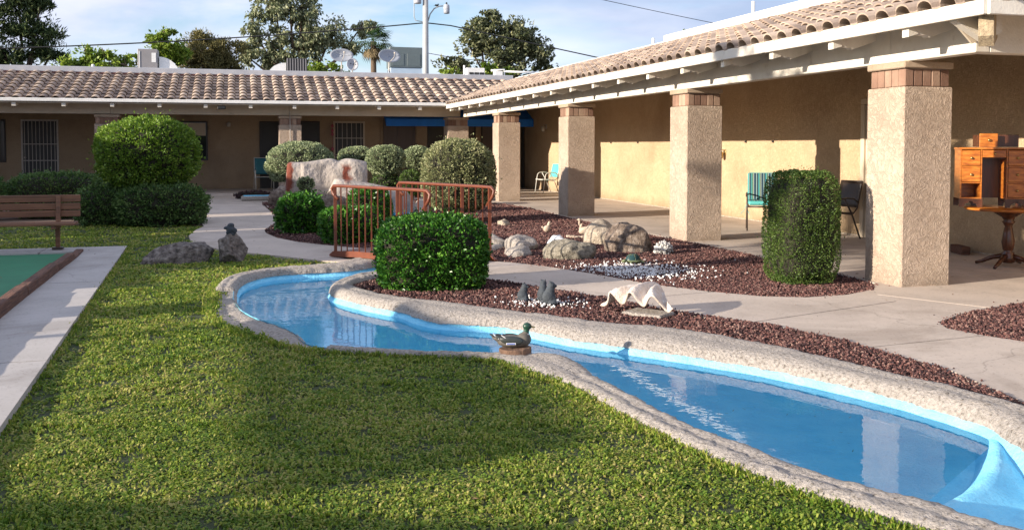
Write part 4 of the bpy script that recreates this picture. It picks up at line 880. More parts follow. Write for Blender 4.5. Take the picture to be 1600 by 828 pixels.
for x0, x1 in ((-12, -3.4), (-3.395, 1.48), (1.485, 6.65)):
    mb = MB(); mb.box(x0, x1, 28.88, 29.04, 2.392, 2.83, c=.008); part(mb, 'beam', M['beige_paint'], BB)
for k in range(13):
    x = 5.27-1.222*k
    if x < -9: break
    mb = MB(); mb.prism([(EYB+.03, 2.67), (28.88, 2.88), (28.88, 2.73), (EYB+.30, 2.59), (EYB+.20, 2.605), (EYB+.15, 2.56), (EYB+.03, 2.57)], x-.05, x+.05, 'X'); part(mb, 'rafter', M['white'], BB)
TB = .325; tmB = tile_mesh(TB, .39)
pl = []
for r_ in range(9):
    y = EYB-.02+.33*r_
    for k in range(60):
        x = 8.9-TB*k
        if x > EX+(y-EYB)-.05 or x < -9.3: continue
        pl.append((x, y-30, 2.735+SLB*(y-EYB)))
lay_sorted(BB, tmB, pl, mtx_back, OFF[BB])
for x in (-3.82, 1.18, 6.24): column(BB, x, 28.78, .65, 2.11)
mb = MB(); mb.tube([(1.50, 28.75, .1), (1.50, 28.75, 2.5)], .012, 6); part(mb, 'conduit', M['iron'], BB, True)
mb = MB(); mb.box(-12, 5.2, 28.6, 32, -.05, .12, c=.01); part(mb, 'porch_floor', M['concrete'], BB)
mb = MB(); mb.box(5.2, WX, 28.605, 34, -.05, .033); part(mb, 'porch_floor', M['concrete'], BB)
def opening(root, name, x0, x1, z0, z1, mf, mp_, fw=.05, mull=(), bars=0, rails=(), barm='iron', glassy=False, Y=32, knob=None, lab=None):
    off = OFF[root]; e = bpy.data.objects.new(name, None); link(e, root); e.location = ((x0+x1)/2+off.x, Y+off.y, 0)
    if lab: e['label'] = lab
    w = (x1-x0)/2
    mb = MB(); mb.box(-w, -w+fw, -.05, 0, z0, z1, c=.004); mb.box(w-fw, w, -.05, 0, z0, z1, c=.004); mb.box(-w+fw+.001, w-fw-.001, -.05, 0, z1-fw, z1, c=.004)
    if z0 > .3: mb.box(-w+fw+.001, w-fw-.001, -.05, 0, z0, z0+fw, c=.004)
    for q in mull: mb.box(-w+q-.02, -w+q+.02, -.045, -.003, z0+fw, z1-fw)
    mb.build('frame', M[mf], e)
    mb = MB(); mb.box(-w+fw+.001, w-fw-.001, -.02, -.004, z0+(fw if z0 > .3 else 0), z1-fw-.001); mb.build('pane' if glassy else 'door_panel', M[mp_], e)
    if bars:
        for i in range(bars):
            x = -w+fw+(2*w-2*fw)*(i+.5)/bars; mb = MB(); mb.box(x-.008, x+.008, -.062, -.046, z0+.03, z1-fw); mb.build('bar', M[barm], e)
        for r_ in rails: mb = MB(); mb.box(-w+fw, w-fw, -.072, -.063, r_-.012, r_+.012); mb.build('crossbar', M[barm], e)
    if knob: mb = MB(); mb.lathe([(.03, 0), (.035, .02), (.02, .05)], 8, (knob, -.05, z0+1.0)); mb.build('handle', M['iron'], e)
    return e
opening(BB, 'security_door', -6.30, -5.26, .12, 2.30, 'iron', 'dark', .05, bars=9, rails=(1.55, 1.05, .45), knob=-.42)
opening(BB, 'window', -8.2, -6.72, 1.0, 2.29, 'frame', 'glass', .05, mull=(.75,), glassy=True)
w2 = opening(BB, 'window', -2.5, -.90, 1.03, 2.28, 'frame', 'glass', .05, mull=(.8,), glassy=True)
mb = MB(); mb.box(-.74, .74, -.035, -.022, 1.82, 2.22); mb.build('roller_blind', M['beige_paint'], w2)
opening(BB, 'door', .70, 1.62, .12, 2.29, 'frame', 'dark', .05, knob=.3)
opening(BB, 'door', 1.74, 2.62, .12, 2.30, 'frame', 'dark', .05, knob=.3)
opening(BB, 'security_door', 3.06, 4.10, .12, 2.31, 'beige_paint', 'dark', .06, bars=6, rails=(1.75, 1.2, .7), knob=-.4)
opening(BB, 'door', 4.72, 5.80, .12, 2.40, 'door', 'door', .05, mull=(.5,), knob=.4)
opening(BB, 'door', 6.22, 7.0, .12, 2.40, 'frame', 'dark', .05)
opening(BB, 'door', 7.06, 7.9, .033, 2.40, 'frame', 'door', .05)
opening(BB, 'door', 8.1, 8.95, .033, 2.40, 'frame', 'door', .05)
opening(BB, 'door', 9.0, 9.66, .033, 2.40, 'frame', 'dark', .04)  # near-black panel stands in for the shade of the passage
mb = MB(); mb.box(4.62, 4.66, 31.96, 32, .12, 2.6); mb.box(5.84, 5.87, 31.96, 32, .12, 2.4); part(mb, 'wall_trim', M['wall_back'], BB)
aw = bpy.data.objects.new('awning', None); link(aw, BB)
mb = MB(); vs = []
X0, X1 = 4.66-0, WX-.03
mb.grid(lambda u, v: (X0+(X1-X0)*u, 32-30-1.05*v, 2.80-.42*v+.012*math.sin(u*46)*(1-v)), 48, 3); mb.grid(lambda u, v: (X0+(X1-X0)*u, .95-.004*math.sin(u*60)*v, 2.38-.24*v), 60, 2)
mb.add([(X0, 2, 2.8), (X0, .95, 2.38), (X0, .95, 2.14)], [(0, 1, 2)])
o = mb.build('awning_cloth', M['awning'], aw)
mb = MB(); mb.box(-.52, -.30, 28.22, 28.36, 2.53, 2.63, c=.01); mb.box(-.50, -.32, 28.205, 28.218, 2.545, 2.615); part(mb, 'floodlight', M['black'], BB)
for x, z in ((-.25, 2.2),):
    mb = MB(); mb.lathe([(.05, -.09), (.07, 0), (.03, .06)], 8, (x, 31.93, z)); part(mb, 'wall_lamp', M['iron'], BB, True)
mb = MB()
for z in (2.15, 2.0, 1.88, 1.4): mb.lathe([(.01, -.06), (.05, -.03), (.045, .03), (.01, .06)], 8, (3.02, 31.9, z))
mb.tube([(3.02, 31.9, 2.3), (3.02, 31.9, 1.35)], .006, 5); tag(mb.build('hanging_ornament', M['pink']), 'pink hanging ornament string beside the barred rear door', 'ornament')
# added unseen walls at left that throw long shade on the back lawn
BL = thing('left_shade_walls', 'plain stucco walls added out of view to shade the back lawn', 'building', (-12, 20, 0))
OFF[BL] = Vector((12, -20, 0))

# ---------------------------------------------------------------- roof equipment
def rooft(name, label, cat, x, y, group=None): return thing(name, label, cat, (x, y, 3.72), 0, group)
t = rooft('roof_cooler', 'grey sheet metal rooftop cooler with a curved white duct', 'rooftop unit', -2.72, 33)
mb = MB(); mb.box(-.30, .30, -.3, .3, .05, .87, c=.015); mb.build('cabinet', M['boxgrey'], t)
mb = MB(); mb.box(-.26, -.235, -.312, -.301, .1, .8); mb.build('edge_strip', M['flash_w'], t); mb = MB(); mb.box(.12, .25, -.31, -.301, .45, .75); mb.build('label_panel', M['flash_w'], t)
mb = MB()
mb.grid(lambda u, v: (.34+.62*math.sin(u*1.57), -.22+.44*v, .62*math.cos(u*1.57)+.02), 10, 1); mb.prism([(.34, 0)]+[(.34+.62*math.sin(k/8*1.57), .62*math.cos(k/8*1.57)+.02) for k in range(9)], -.22, .22, 'Y'); mb.build('duct', M['flash_w'], t)
t = rooft('roof_cooler', 'louvred condenser with a white domed duct behind the flashing', 'rooftop unit', 1.96, 33)
mb = MB(); mb.box(-.33, .33, -.25, .25, .05, .70, c=.01); mb.build('cabinet', M['dark'], t)
for k in range(8): mb = MB(); mb.box(-.33+.085*k, -.30+.085*k, -.275, -.252, .06, .68); mb.build('louvre', M['boxgrey'], t)
mb = MB(); mb.prism([(-1.02, 0)]+[(-.36-.62*math.sin((8-k)/8*1.57), .52*math.cos((8-k)/8*1.57)+.02) for k in range(9)]+[(-.36, 0)], -.22, .22, 'Y'); mb.build('duct', M['flash_w'], t)
t = rooft('roof_cooler', 'large grey green rooftop unit on a pale blue base behind a dish', 'rooftop unit', 5.95, 35)
mb = MB(); mb.box(-.60, .60, -.4, .4, .62, 1.36, c=.015); mb.build('cabinet', M['boxgreen'], t)
mb = MB()
for x0, x1 in ((-.52, -.08), (.04, .52)): mb.box(x0, x1, -.412, -.401, .68, 1.12, c=.004)
mb.build('door_panel', M['boxgreen'], t)
mb = MB(); mb.box(-.56, .58, -.36, .36, 0, .615, c=.01); mb.build('base', mat('pale blue base', (.40, .50, .60), (.34, .43, .52), 3), t)
t = rooft('roof_cooler', 'small white window unit with three dark grilles near the roof valley', 'rooftop unit', 8.1, 33)
mb = MB(); mb.box(-.30, .34, -.2, .2, .1, .52, c=.01); mb.build('cabinet', M['flash_w'], t)
for k in range(3): mb = MB(); mb.box(-.22+.19*k, -.06+.19*k, -.215, -.202, .16, .36); mb.build('grille', M['dark'], t)
t = rooft('pipe_frame', 'white pipe frame standing on the flat roof by the valley', 'pipes', 8.9, 32.6)
mb = MB(); mb.tube([(-.28, 0, .42), (.2, 0, .47), (.2, 0, -.1)], .035, 8); mb.build('pipe', M['flash_w'], t, True); mb = MB(); mb.tube([(.2, 0, .40), (1.9, .1, .38)], .035, 8); mb.build('pipe', M['flash_w'], t, True); mb = MB(); mb.tube([(-1.25, 0, 0), (-1.25, 0, .58)], .035, 8); mb.build('pipe', M['flash_w'], t, True); mb = MB(); mb.box(-.18, .12, -.1, .1, .05, .40, c=.01); mb.build('pipe_box', M['flash_w'], t)
def dish(name, label, x, y, z, w, h_, rz, tilt, m_, letters=0, mast=.45):
    t = thing(name, label, 'satellite dish', (x, y, 3.72), rz, 'satellite dishes on the flat roof')
    mb = MB(); D = .09
    Rm = Matrix.Rotation(tilt, 3, 'X')
    def f(u, v):
        r_ = u; a = v*2*math.pi; p = Vector((r_*w*math.cos(a), D*(r_*r_-1)*-1, r_*h_*math.sin(a))); p = Rm @ p; return (p.x, p.y, p.z+z-3.72)
    mb.grid(f, 5, 24); o = mb.build('reflector', m_, t, True)
    sd = o.modifiers.new('thick', 'SOLIDIFY'); sd.thickness = .015
    zc = z-3.72
    mb = MB(); mb.tube([(0, .08, zc-.1), (0, .05, .0)], .022, 8); mb.tube([(-.12, .1, 0), (0, .08, zc*.6)], .012, 6); mb.tube([(.12, .1, 0), (0, .08, zc*.6)], .012, 6); mb.build('mast', M['iron'], t, True)
    mb = MB(); mb.tube([(.0, -.0, zc-h_*.9), (.03, -.38, zc-h_*.35), (.05, -.40, zc+.05)], .012, 6); mb.lathe([(.03, -.03), (.035, .03)], 8, (.05, -.40, zc+.06)); mb.build('feed_arm', M['iron'], t, True)
    mb = MB(); mb.box(-.30, .30, -.06, .14, -.02, .04); mb.build('base', M['boxgrey'], t)
    if letters:
        mb = MB()
        if letters == 2:
            for cx, cz in ((-.05, .04), (.04, .02)):
                mb.lathe([(.022, -.004), (.022, .004)], 8, (0, 0, 0)); vs = mb.v[-16:]
                for i in range(16): q = mb.v[len(mb.v)-16+i]; p = Rm @ Vector((q[0]+cx, D-.035+q[2], q[1]+cz)); mb.v[len(mb.v)-16+i] = (p.x, p.y-.03, p.z+zc)
        else:
            for i, (cx, cz, ww, hh) in enumerate(((-.19, .10, .03, .05), (-.14, .09, .02, .03), (-.10, .08, .025, .03), (-.06, .07, .02, .035), (-.02, .06, .02, .03), (.15, .02, .03, .04), (.19, .01, .02, .03))):
                a = [Rm @ Vector((cx+dx, D*(1-(cx/w)**2-(cz/h_)**2)*1.0-.022, cz+dz)) for dx, dz in ((0, 0), (ww, 0), (ww, hh), (0, hh))]
                mb.add([(p.x, p.y-.0, p.z+zc) for p in a], [(0, 1, 2, 3)])
        mb.build('lettering', M['black'] if letters == 2 else M['flash_w'], t)
    return t
dish('satellite_dish', 'wide grey oval dish tilted on its mast, the leftmost of the dishes', 3.46, 33, 4.58, .40, .24, 0, R(-14), M['dish'], 1)
dish('satellite_dish', 'small round pale dish low on the roof between the two wide dishes', 3.80, 32.8, 4.26, .20, .22, 0, R(-10), M['flash'], 2)
dish('satellite_dish', 'wide grey oval dish in front of the grey green rooftop unit', 5.10, 33, 4.60, .40, .24, R(10), R(-14), M['dish'], 0)
for x, y, z, lab in ((-4.33, 32.6, 4.0, 'short white vent pipe on the flat roof near the pine'),):
    mb = MB(); mb.lathe([(.045, 0), (.045, z-3.72), (.06, z-3.70), (.02, z-3.66)], 10, (x, y, 3.72)); tag(mb.build('vent_pipe', M['flash_w'], None, True), lab, 'vent pipe')

# ---------------------------------------------------------------- utility pole, lamp, wires
t = thing('utility_pole', 'tall grey utility pole behind the rear wing with a street lamp arm', 'utility pole', (8.68, 45, 0))
mb = MB(); mb.tube([(0, 0, -.2), (0, 0, 9.6)], [.16, .13], 12); mb.build('pole', M['pole'], t, True)
mb = MB(); mb.tube([(.1, 0, 7.35), (.22, 0, 7.75), (.42, 0, 8.02), (.66, 0, 8.14), (.85, 0, 8.16)], .03, 8); mb.build('lamp_arm', M['pole'], t, True)
lh = MB(); lh.lathe([(.08, .22), (.14, .18), (.15, .02), (.15, 0)], 12, (1.02, 0, 8.02)); lo_ = lh.build('lamp_head', M['flash'], t, True)
mb = MB(); mb.lathe([(.15, 0), (.145, -.2), (.12, -.22)], 12, (1.02, 0, 8.02)); mb.build('lens', M['dish'], lo_, True)
mb = MB(); mb.lathe([(.03, .22), (.05, .27), (.03, .32)], 8, (1.02, 0, 8.02)); mb.build('photocell', M['black'], lo_, True)
mb = MB(); mb.lathe([(.17, 0), (.18, .05), (.18, .9), (.1, 1.0)], 14, (-.38, 0, 8.22)); mb.build('transformer', M['flash'], t, True)
mb = MB(); mb.tube([(-.55, 0, 8.4), (-.55, 0, 7.6), (-.48, 0, 7.42), (-.15, 0, 7.38)], .02, 6); mb.build('conduit', M['pole'], t, True)
blob('perched_bird', [((0, 0, 0), (.10, .05, .05), (0, .4, 0)), ((.08, 0, .06), (.04, .035, .035), (0, 0, 0)), ((-.12, 0, -.02), (.08, .02, .015), (0, .1, 0))], M['black'], None, .02, (9.22, 45, 8.17))
tag(bpy.data.objects['perched_bird'], 'small dark bird perched on the lamp arm', 'bird')
def wire(name, a, b, sag, r_, label, n=24):
    pts = []
    for i in range(n+1): u = i/n; pts.append((a[0]+(b[0]-a[0])*u, a[1]+(b[1]-a[1])*u, a[2]+(b[2]-a[2])*u-4*sag*u*(1-u)))
    mb = MB(); mb.tube(pts, r_, 5, 0, False); tag(mb.build(name, M['black'], None, True), label, 'cable')
wire('overhead_cable', (8.55, 45, 7.32), (-16, 45, 5.3), .28, .03, 'thick sagging overhead cable left of the utility pole')
wire('overhead_cable', (8.82, 45, 7.32), (9.9, 45, 7.24), .0, .03, 'short cable stub right of the utility pole', 4)
wire('overhead_cable', (9.9, 45, 7.24), (26, 45, 4.4), .0, .03, 'overhead cable running right from the pole behind the broad tree')
wire('overhead_cable', (8.8, 45, 5.9), (12.5, 47, 5.75), .05, .015, 'thin low cable between pole and broad tree')
wire('overhead_cable', (12.0, 40, 8.6), (24, 40, 6.75), .05, .014, 'thin cable crossing the open sky over the porch roof')
wire('overhead_cable', (18.3, 60, 6.9), (24, 60, 5.9), .0, .018, 'thin cable right of the broad tree close above the tiles')

# ---------------------------------------------------------------- trees
def tree(name, label, base, clumps, m, n, leaf, trunk_r=.18, shape=1.0, droop=0, needles=False, extra_limbs=0, sparse=0.0, hang=0):
    t = thing(name, label, 'tree', (base[0], base[1], 0)); V = []; mbt = MB()
    tot = sum(c[3]*c[4] for c in clumps); rs = random.Random(int(base[0]*10)+5)
    top = max(c[2] for c in clumps); cx = sum(c[0] for c in clumps)/len(clumps)
    tz = min(c[2] for c in clumps)*.75
    mbt.tube([(0, 0, -.1), (rs.uniform(-.2, .2), 0, tz*.5), (cx*.3, 0, tz)], [trunk_r*1.25, trunk_r, trunk_r*.75], 9)
    pts = []; nr = []
    for (x, y, z, rx, rz) in clumps:
        mbt.tube([(cx*.3, 0, tz), (x*.6+rs.uniform(-.2, .2), y*.5, tz+(z-tz)*.5), (x, y, z), (x+rs.uniform(-.3, .3)*rx, y, z+rz*.6)], [trunk_r*.5, trunk_r*.33, trunk_r*.18, .02], 6)
        k = int(n*rx*rz/tot); sub_n = max(7, int(rx*rz*20/shape))
        for s_ in range(sub_n):
            d = randdir(1)[0]; rr = RNG.random()**.45; c = np.array([x+d[0]*rx*rr*.86, y+d[1]*rx*rr*.8, z+d[2]*rz*rr*.86]); cr = RNG.uniform(.25, .62)*min(rx, rz)*shape**.5
            if RNG.random() < sparse: continue
            kk = max(6, k//sub_n); dd = randdir(kk); q = c+dd*np.array([cr, cr, cr*.7])*(RNG.random(kk)**.4)[:, None]
            if hang: q[:, 2] -= RNG.random(kk)*hang
            pts.append(q); nr.append(dd)
            if s_ == 0:
                ke = k//8; de = randdir(ke); pts.append(np.array([x, y, z])+de*np.array([rx, rx*.85, rz])*1.06*(RNG.random(ke)**.45)[:, None]); nr.append(de)
            if s_ % 3 == 0: mbt.tube([(x, y, z), tuple((c+np.array([x, y, z]))/2+RNG.normal(0, .05, 3)), tuple(c)], [.04, .025, .01], 4)
    P = np.concatenate(pts); D = np.concatenate(nr)+randdir(len(P))*.8
    g_ = nz3(P, 1.9/shape**.5, base[0])+.5*nz3(P, 4.5, base[0]+3); kp = g_ > (-.10 if not hang else -.06)-.10*RNG.random(len(P)); P = P[kp]; D = D[kp]
    if droop: D[:, 2] -= droop
    if needles: D[:, 2] += .6
    Vv, Q = leaves_at(P, D, leaf, .22 if needles else .5); fast_mesh('crown', Vv, Q, m, t)
    mbt.build('trunk', M['trunk'], t, True); return t
tree('pine_tree', 'tall dark pine at the left edge behind the rear wing', (-9.3, 48), [(-1.6, 0, 6.8, 1.6, 1.5), (-.2, .3, 8.2, 1.3, 1.4), (.5, 0, 6.7, 1.3, 1.1), (1.1, 0, 5.6, .9, .8), (-.6, 0, 5.4, 1.5, .8), (-2.4, 0, 8.3, 1.5, 1.3), (.75, 0, 7.9, .6, .7)], M['leaf_pine'], 26000, .26, .2, .7, needles=True, sparse=.15)
tree('leafy_tree', 'low bright green tree tops above the rear roof beside the pine', (-5.0, 40), [(-1.1, 0, 4.5, .8, .5), (-.4, 0, 4.75, .8, .5), (.3, 0, 4.7, .9, .5), (.9, 0, 4.6, .8, .5), (1.4, 0, 4.5, .6, .45), (.1, 0, 5.1, .4, .3), (-.6, 0, 5.15, .35, .25)], M['leaf_lime'], 9000, .17, .1, 1.0)
tree('leafy_tree', 'yellow green tree behind the rooftop cooler', (-3.0, 46), [(-.35, 0, 6.0, .6, .8), (.3, 0, 5.7, .7, .9), (.0, 0, 6.4, .5, .45), (-.1, 0, 5.3, .8, .6)], M['leaf_lime'], 9000, .17, .12, 1.0)
tree('conifer_tree', 'rounded olive brown conifer with two lobes behind the roof', (-1.2, 52), [(-.55, 0, 6.6, 1.05, 1.05), (.85, 0, 6.2, .95, .95), (-1.1, 0, 5.8, .7, .8), (.2, 0, 5.7, 1.3, .8), (.2, 0, 6.3, 1.0, .9)], M['leaf_brown'], 22000, .2, .15, 1.0, needles=True)
tree('eucalyptus_tree', 'tall airy eucalyptus with pale hanging foliage in the middle background', (3.3, 55), [(-2.4, 0, 7.9, .8, 1.3), (-1.2, 0, 9.4, 1.3, 1.1), (.3, 0, 9.2, 1.2, 1.4), (-1.5, 0, 7.2, 1.2, 1.2), (.4, 0, 7.3, 1.5, 1.3), (2.0, 0, 7.9, 1.2, 1.0), (3.6, 0, 8.3, 1.0, .55), (-.3, .5, 6.3, 1.8, .7), (-2.7, 0, 6.4, .6, .9), (3.0, 0, 7.2, 1.0, .7), (-.4, 0, 10.6, 1.2, .7)], M['leaf_euc'], 34000, .2, .22, .75, droop=.9, sparse=.22, hang=.25)
tree('leafy_tree', 'small bright green tree top behind the leftmost dish', (3.75, 42), [(-.5, 0, 4.7, .5, .42), (.2, 0, 4.75, .55, .4), (.8, 0, 4.5, .3, .3)], M['leaf_lime'], 4500, .15, .08, .5)
tree('broad_tree', 'broad grey green tree right of the utility pole', (14.8, 55), [(-.9, 0, 8.0, 1.3, 1.0), (-.1, 0, 8.9, 1.1, .7), (1.2, 0, 8.2, 1.5, 1.1), (2.4, 0, 7.2, 1.2, 1.0), (-1.6, 0, 7.4, .9, .7), (.4, 0, 7.0, 1.8, 1.0), (-2.6, 0, 6.2, 1.3, .6), (3.2, 0, 6.2, .9, .6), (.6, .4, 6.0, 2.4, .6)], M['leaf_mid'], 34000, .22, .2, .75, sparse=.12)
tree('shrub_tree', 'sparse yellow green shrubs behind the small white window unit', (12.2, 46), [(-1.0, 0, 5.0, .5, .3), (-.1, 0, 5.3, .5, .45), (.7, 0, 5.1, .5, .35), (-2.1, 0, 5.0, .7, .45)], M['leaf_lime'], 3200, .18, .06, .5)
tree('treetop', 'two tiny tree tips showing just above the porch roof', (15.05, 30), [(-.28, 0, 5.35, .13, .12), (.28, 0, 5.28, .13, .13)], M['leaf_lime'], 260, .13, .03, 1)
# palm
t = thing('palm_tree', 'fan palm rising behind the two wide dishes', 'tree', (8.25, 60, 0))
mb = MB(); mb.tube([(0, 0, -.1), (.03, 0, 4), (0, 0, 8.0)], [.22, .19, .17], 10); mb.build('trunk', M['trunk'], t, True)
V = []; Q = []; Vd = []; Qd = []
rs = random.Random(4)
def frond(c, az, el, L, dst, q, nl=11):
    d = Vector((math.cos(az)*math.cos(el), math.sin(az)*math.cos(el), math.sin(el))); s = d.cross(Vector((0, 0, 1)))
    s = s.normalized() if s.length > .05 else Vector((1, 0, 0)); n = s.cross(d); hub = Vector(c)+d*L*.45
    k = len(dst); w = .012; dst += [Vector(c)-s*w, Vector(c)+s*w, hub+s*w, hub-s*w]; q.append((k, k+1, k+2, k+3))
    for i in range(nl):
        a = (i/(nl-1)-.5)*2.5; e = (d*math.cos(a)+s*math.sin(a)).normalized(); ll = L*(.62+.1*math.cos(a)); p2 = hub+e*ll*.6+Vector((0, 0, -.03)); p3 = hub+e*ll+Vector((0, 0, -ll*.28)); sd = e.cross(n).normalized()*.035
        k = len(dst); dst += [hub, p2+sd, p3, p2-sd]; q.append((k, k+1, k+2, k+3))
for i in range(46): frond((0, 0, 8.0), rs.uniform(0, 6.28), rs.uniform(-.5, 1.4), rs.uniform(1.0, 1.45), V, Q)
for i in range(22): frond((0, 0, 7.85), rs.uniform(0, 6.28), rs.uniform(-1.45, -.8), rs.uniform(.7, 1.1), Vd, Qd)
fast_mesh('fronds', np.array([tuple(v) for v in V]), np.array(Q), M['leaf_palm'], t); fast_mesh('dry_fronds', np.array([tuple(v) for v in Vd]), np.array(Qd), M['drypalm'], t)

# ---------------------------------------------------------------- garden shrubs
bush('round_bush', 'large bright green ball shaped bush standing over the low shrubs', 'bush', (-1.65, 19.6, 1.33), (.97, .9, .75), M['leaf_ball'], 24000, .052, 2.12, .10, 1, None, 6, depth=.14, sprigs=500)
bush('low_shrub', 'dark loose shrub spreading directly under the ball bush', 'bush', (-1.38, 19.15, .36), (.84, .62, .44), M['leaf_shade'], 13000, .05, 2.8, .12, 2, -.34, 3, sprigs=900)
bush('low_shrub', 'wispy shrub between the bench end and the ball bush', 'bush', (-2.42, 19.5, .34), (.55, .5, .42), M['leaf_shade'], 8000, .05, 2.4, .18, 3, -.32, 3, sprigs=900)
bush('low_hedge', 'dark low hedge behind the bench back in front of the barred door', 'hedge', (-3.6, 21.6, .48), (.95, .6, .47), M['leaf_shade'], 11000, .05, 3.2, .10, 4, -.45, 3, sprigs=600)
bush('low_hedge', 'dark low hedge at the left edge of the photo behind the bench', 'hedge', (-5.35, 21.2, .50), (.9, .6, .47), M['leaf_shade'], 9000, .05, 3.2, .10, 5, -.45, 3, sprigs=600)
bush('low_hedge', 'small dark hedge mound left of the ball bush before the wall', 'hedge', (-2.75, 23.6, .5), (.6, .5, .42), M['leaf_shade'], 5000, .05, 2.4, .12, 6, -.45, 3)
bush('sage_bush', 'wide domed grey green bush behind the waterfall rock', 'bush', (1.62, 26.0, 1.0), (.92, .85, .62), M['leaf_sage'], 18000, .048, 2.2, .07, 7, -.45, 6)
bush('sage_bush', 'rounded pale bush on dark stems right of the waterfall rock', 'bush', (3.82, 25.5, 1.10), (.53, .5, .42), M['leaf_sage'], 10000, .046, 2.4, .08, 8, None, 9)
bush('sage_bush', 'pale bush half hidden behind the waterfall rock and its neighbour', 'bush', (3.22, 27.0, 1.15), (.52, .5, .34), M['leaf_sage'], 5000, .055, 2.2, .08, 9, None, 6)
bush('sage_bush', 'pale bush just left behind the big clipped olive bush', 'bush', (4.92, 26.8, 1.14), (.42, .42, .36), M['leaf_sage'], 5000, .055, 2.2, .08, 10, None, 5)
bush('dark_twig_bush', 'dense dark twiggy undergrowth beneath the rounded pale bush', 'bush', (3.82, 25.5, .42), (.45, .4, .42), M['leaf_shade'], 2200, .05, 2.2, .3, 12, -.4, 8, core=.8)
bush('small_round_bush', 'small dark green round bush beside the olive bush', 'bush', (4.28, 24.3, .55), (.30, .3, .34), M['leaf_hedge'], 3200, .045, 2.2, .06, 11, None, 2)
bush('clipped_bush', 'big clipped olive green bush behind the far bridge railing', 'bush', (4.12, 18.1, .92), (.71, .68, .71), M['leaf_olive'], 24000, .042, 2.7, .06, 13, -.70, 4, sprigs=350)
bush('leafy_shrub', 'glossy shrub at the left tip of the island bed', 'shrub', (1.02, 16.5, .34), (.40, .38, .34), M['leaf_dark'], 5200, .062, 2.8, .16, 14, -.33, 3, sprigs=250)
bush('leafy_shrub', 'clipped glossy shrub right behind the left end of the near railing', 'shrub', (1.66, 14.65, .28), (.48, .36, .29), M['leaf_dark'], 5600, .055, 3.6, .08, 15, -.27, 3)
bush('leafy_shrub', 'glossy shrub farther back between the two railings', 'shrub', (2.28, 17.2, .36), (.40, .36, .40), M['leaf_dark'], 4200, .058, 2.8, .12, 16, -.35, 3)
bush('low_shrub', 'low dark green plant at the foot of the waterfall rock', 'bush', (1.45, 19.6, .28), (.5, .3, .30), M['leaf_dark'], 2600, .05, 2.4, .25, 17, -.27, 2)
bush('agave_plant', 'small grey green plant growing on the waterfall rock', 'plant', (1.42, 21.1, .66), (.18, .12, .16), M['leaf_sage'], 500, .08, 2, .2, 18, None, 0)
bush('box_hedge', 'dense box shaped dark green hedge in front of the bridge', 'hedge', (1.94, 9.72, .385), (.57, .44, .40), M['leaf_dark'], 19000, .037, 3.7, .09, 19, -.37, 4, depth=.08, rz=R(-12), aspect=.62, sprigs=300)
bush('tall_hedge', 'tall clipped block hedge beside the nearest column', 'hedge', (5.84, 9.0, .62), (.345, .32, .61), M['leaf_hedge'], 42000, .018, 5.2, .04, 20, -.60, 4, depth=.07, sprigs=350)

# ---------------------------------------------------------------- rocks
rock('boulder', 'long dark granite boulder lying on the lawn', (-.74, 12.9, 0), (.46, .28, .29), M['granite'], 3, .16, .35, R(8), 5, cat='boulder', lean=(.25, 0), facet=.3)
rock('boulder', 'upright dark granite boulder carrying the small figurine', (-.09, 12.85, 0), (.24, .25, .38), M['granite'], 12, .16, .45, R(20), 5, cat='boulder')
rock('boulder', 'tan rock at the left foot of the waterfall rock', (.97, 24.2, 0), (.30, .28, .56), M['brownrock'], 21, .25, .45, 0, 4, cat='boulder')
rock('boulder', 'low tan rock tucked beside the waterfall rock base', (1.38, 23.9, 0), (.30, .28, .46), M['paler'], 22, .25, .45, 0, 4, cat='boulder')
rock('boulder', 'angular brown rock behind the glossy shrub at the island tip', (1.72, 19.3, .0), (.44, .32, .60), M['brownrock'], 24, .35, .35, R(12), 4, cat='boulder')
rock('boulder', 'rounded grey green boulder in front of the white shell', (4.16, 11.75, 0), (.35, .27, .34), M['greyrock'], 31, .16, .35, R(-18), 5, cat='boulder', facet=.3)
rock('boulder', 'pale pitted boulder between the goose figure and the peaked boulder', (5.30, 13.45, 0), (.31, .30, .40), M['paler'], 36, .13, .35, R(-20), 5, cat='boulder', facet=.3)
rock('boulder', 'peaked grey brown boulder beside the coral ball', (5.26, 12.35, 0), (.37, .30, .44), M['brownrock'], 39, .13, .30, R(-25), 5, cat='boulder', lean=(-.1, 0), facet=.3)
rock('boulder', 'small pale rock alone on the gravel under the olive bush', (4.72, 17.0, .0), (.13, .12, .20), M['paler'], 40, .3, .4, 0, 3, cat='boulder')
rock('boulder', 'grey boulder closing the stream rim right of the bridge', (3.86, 13.0, 0), (.26, .40, .26), M['coping'], 41, .18, .4, R(-25), 4, cat='boulder', facet=.3)
rock('boulder', 'low rock at the right of the far railing by the gravel', (3.62, 12.3, 0), (.22, .26, .17), M['coping'], 43, .18, .4, R(-25), 4, cat='boulder', facet=.3)

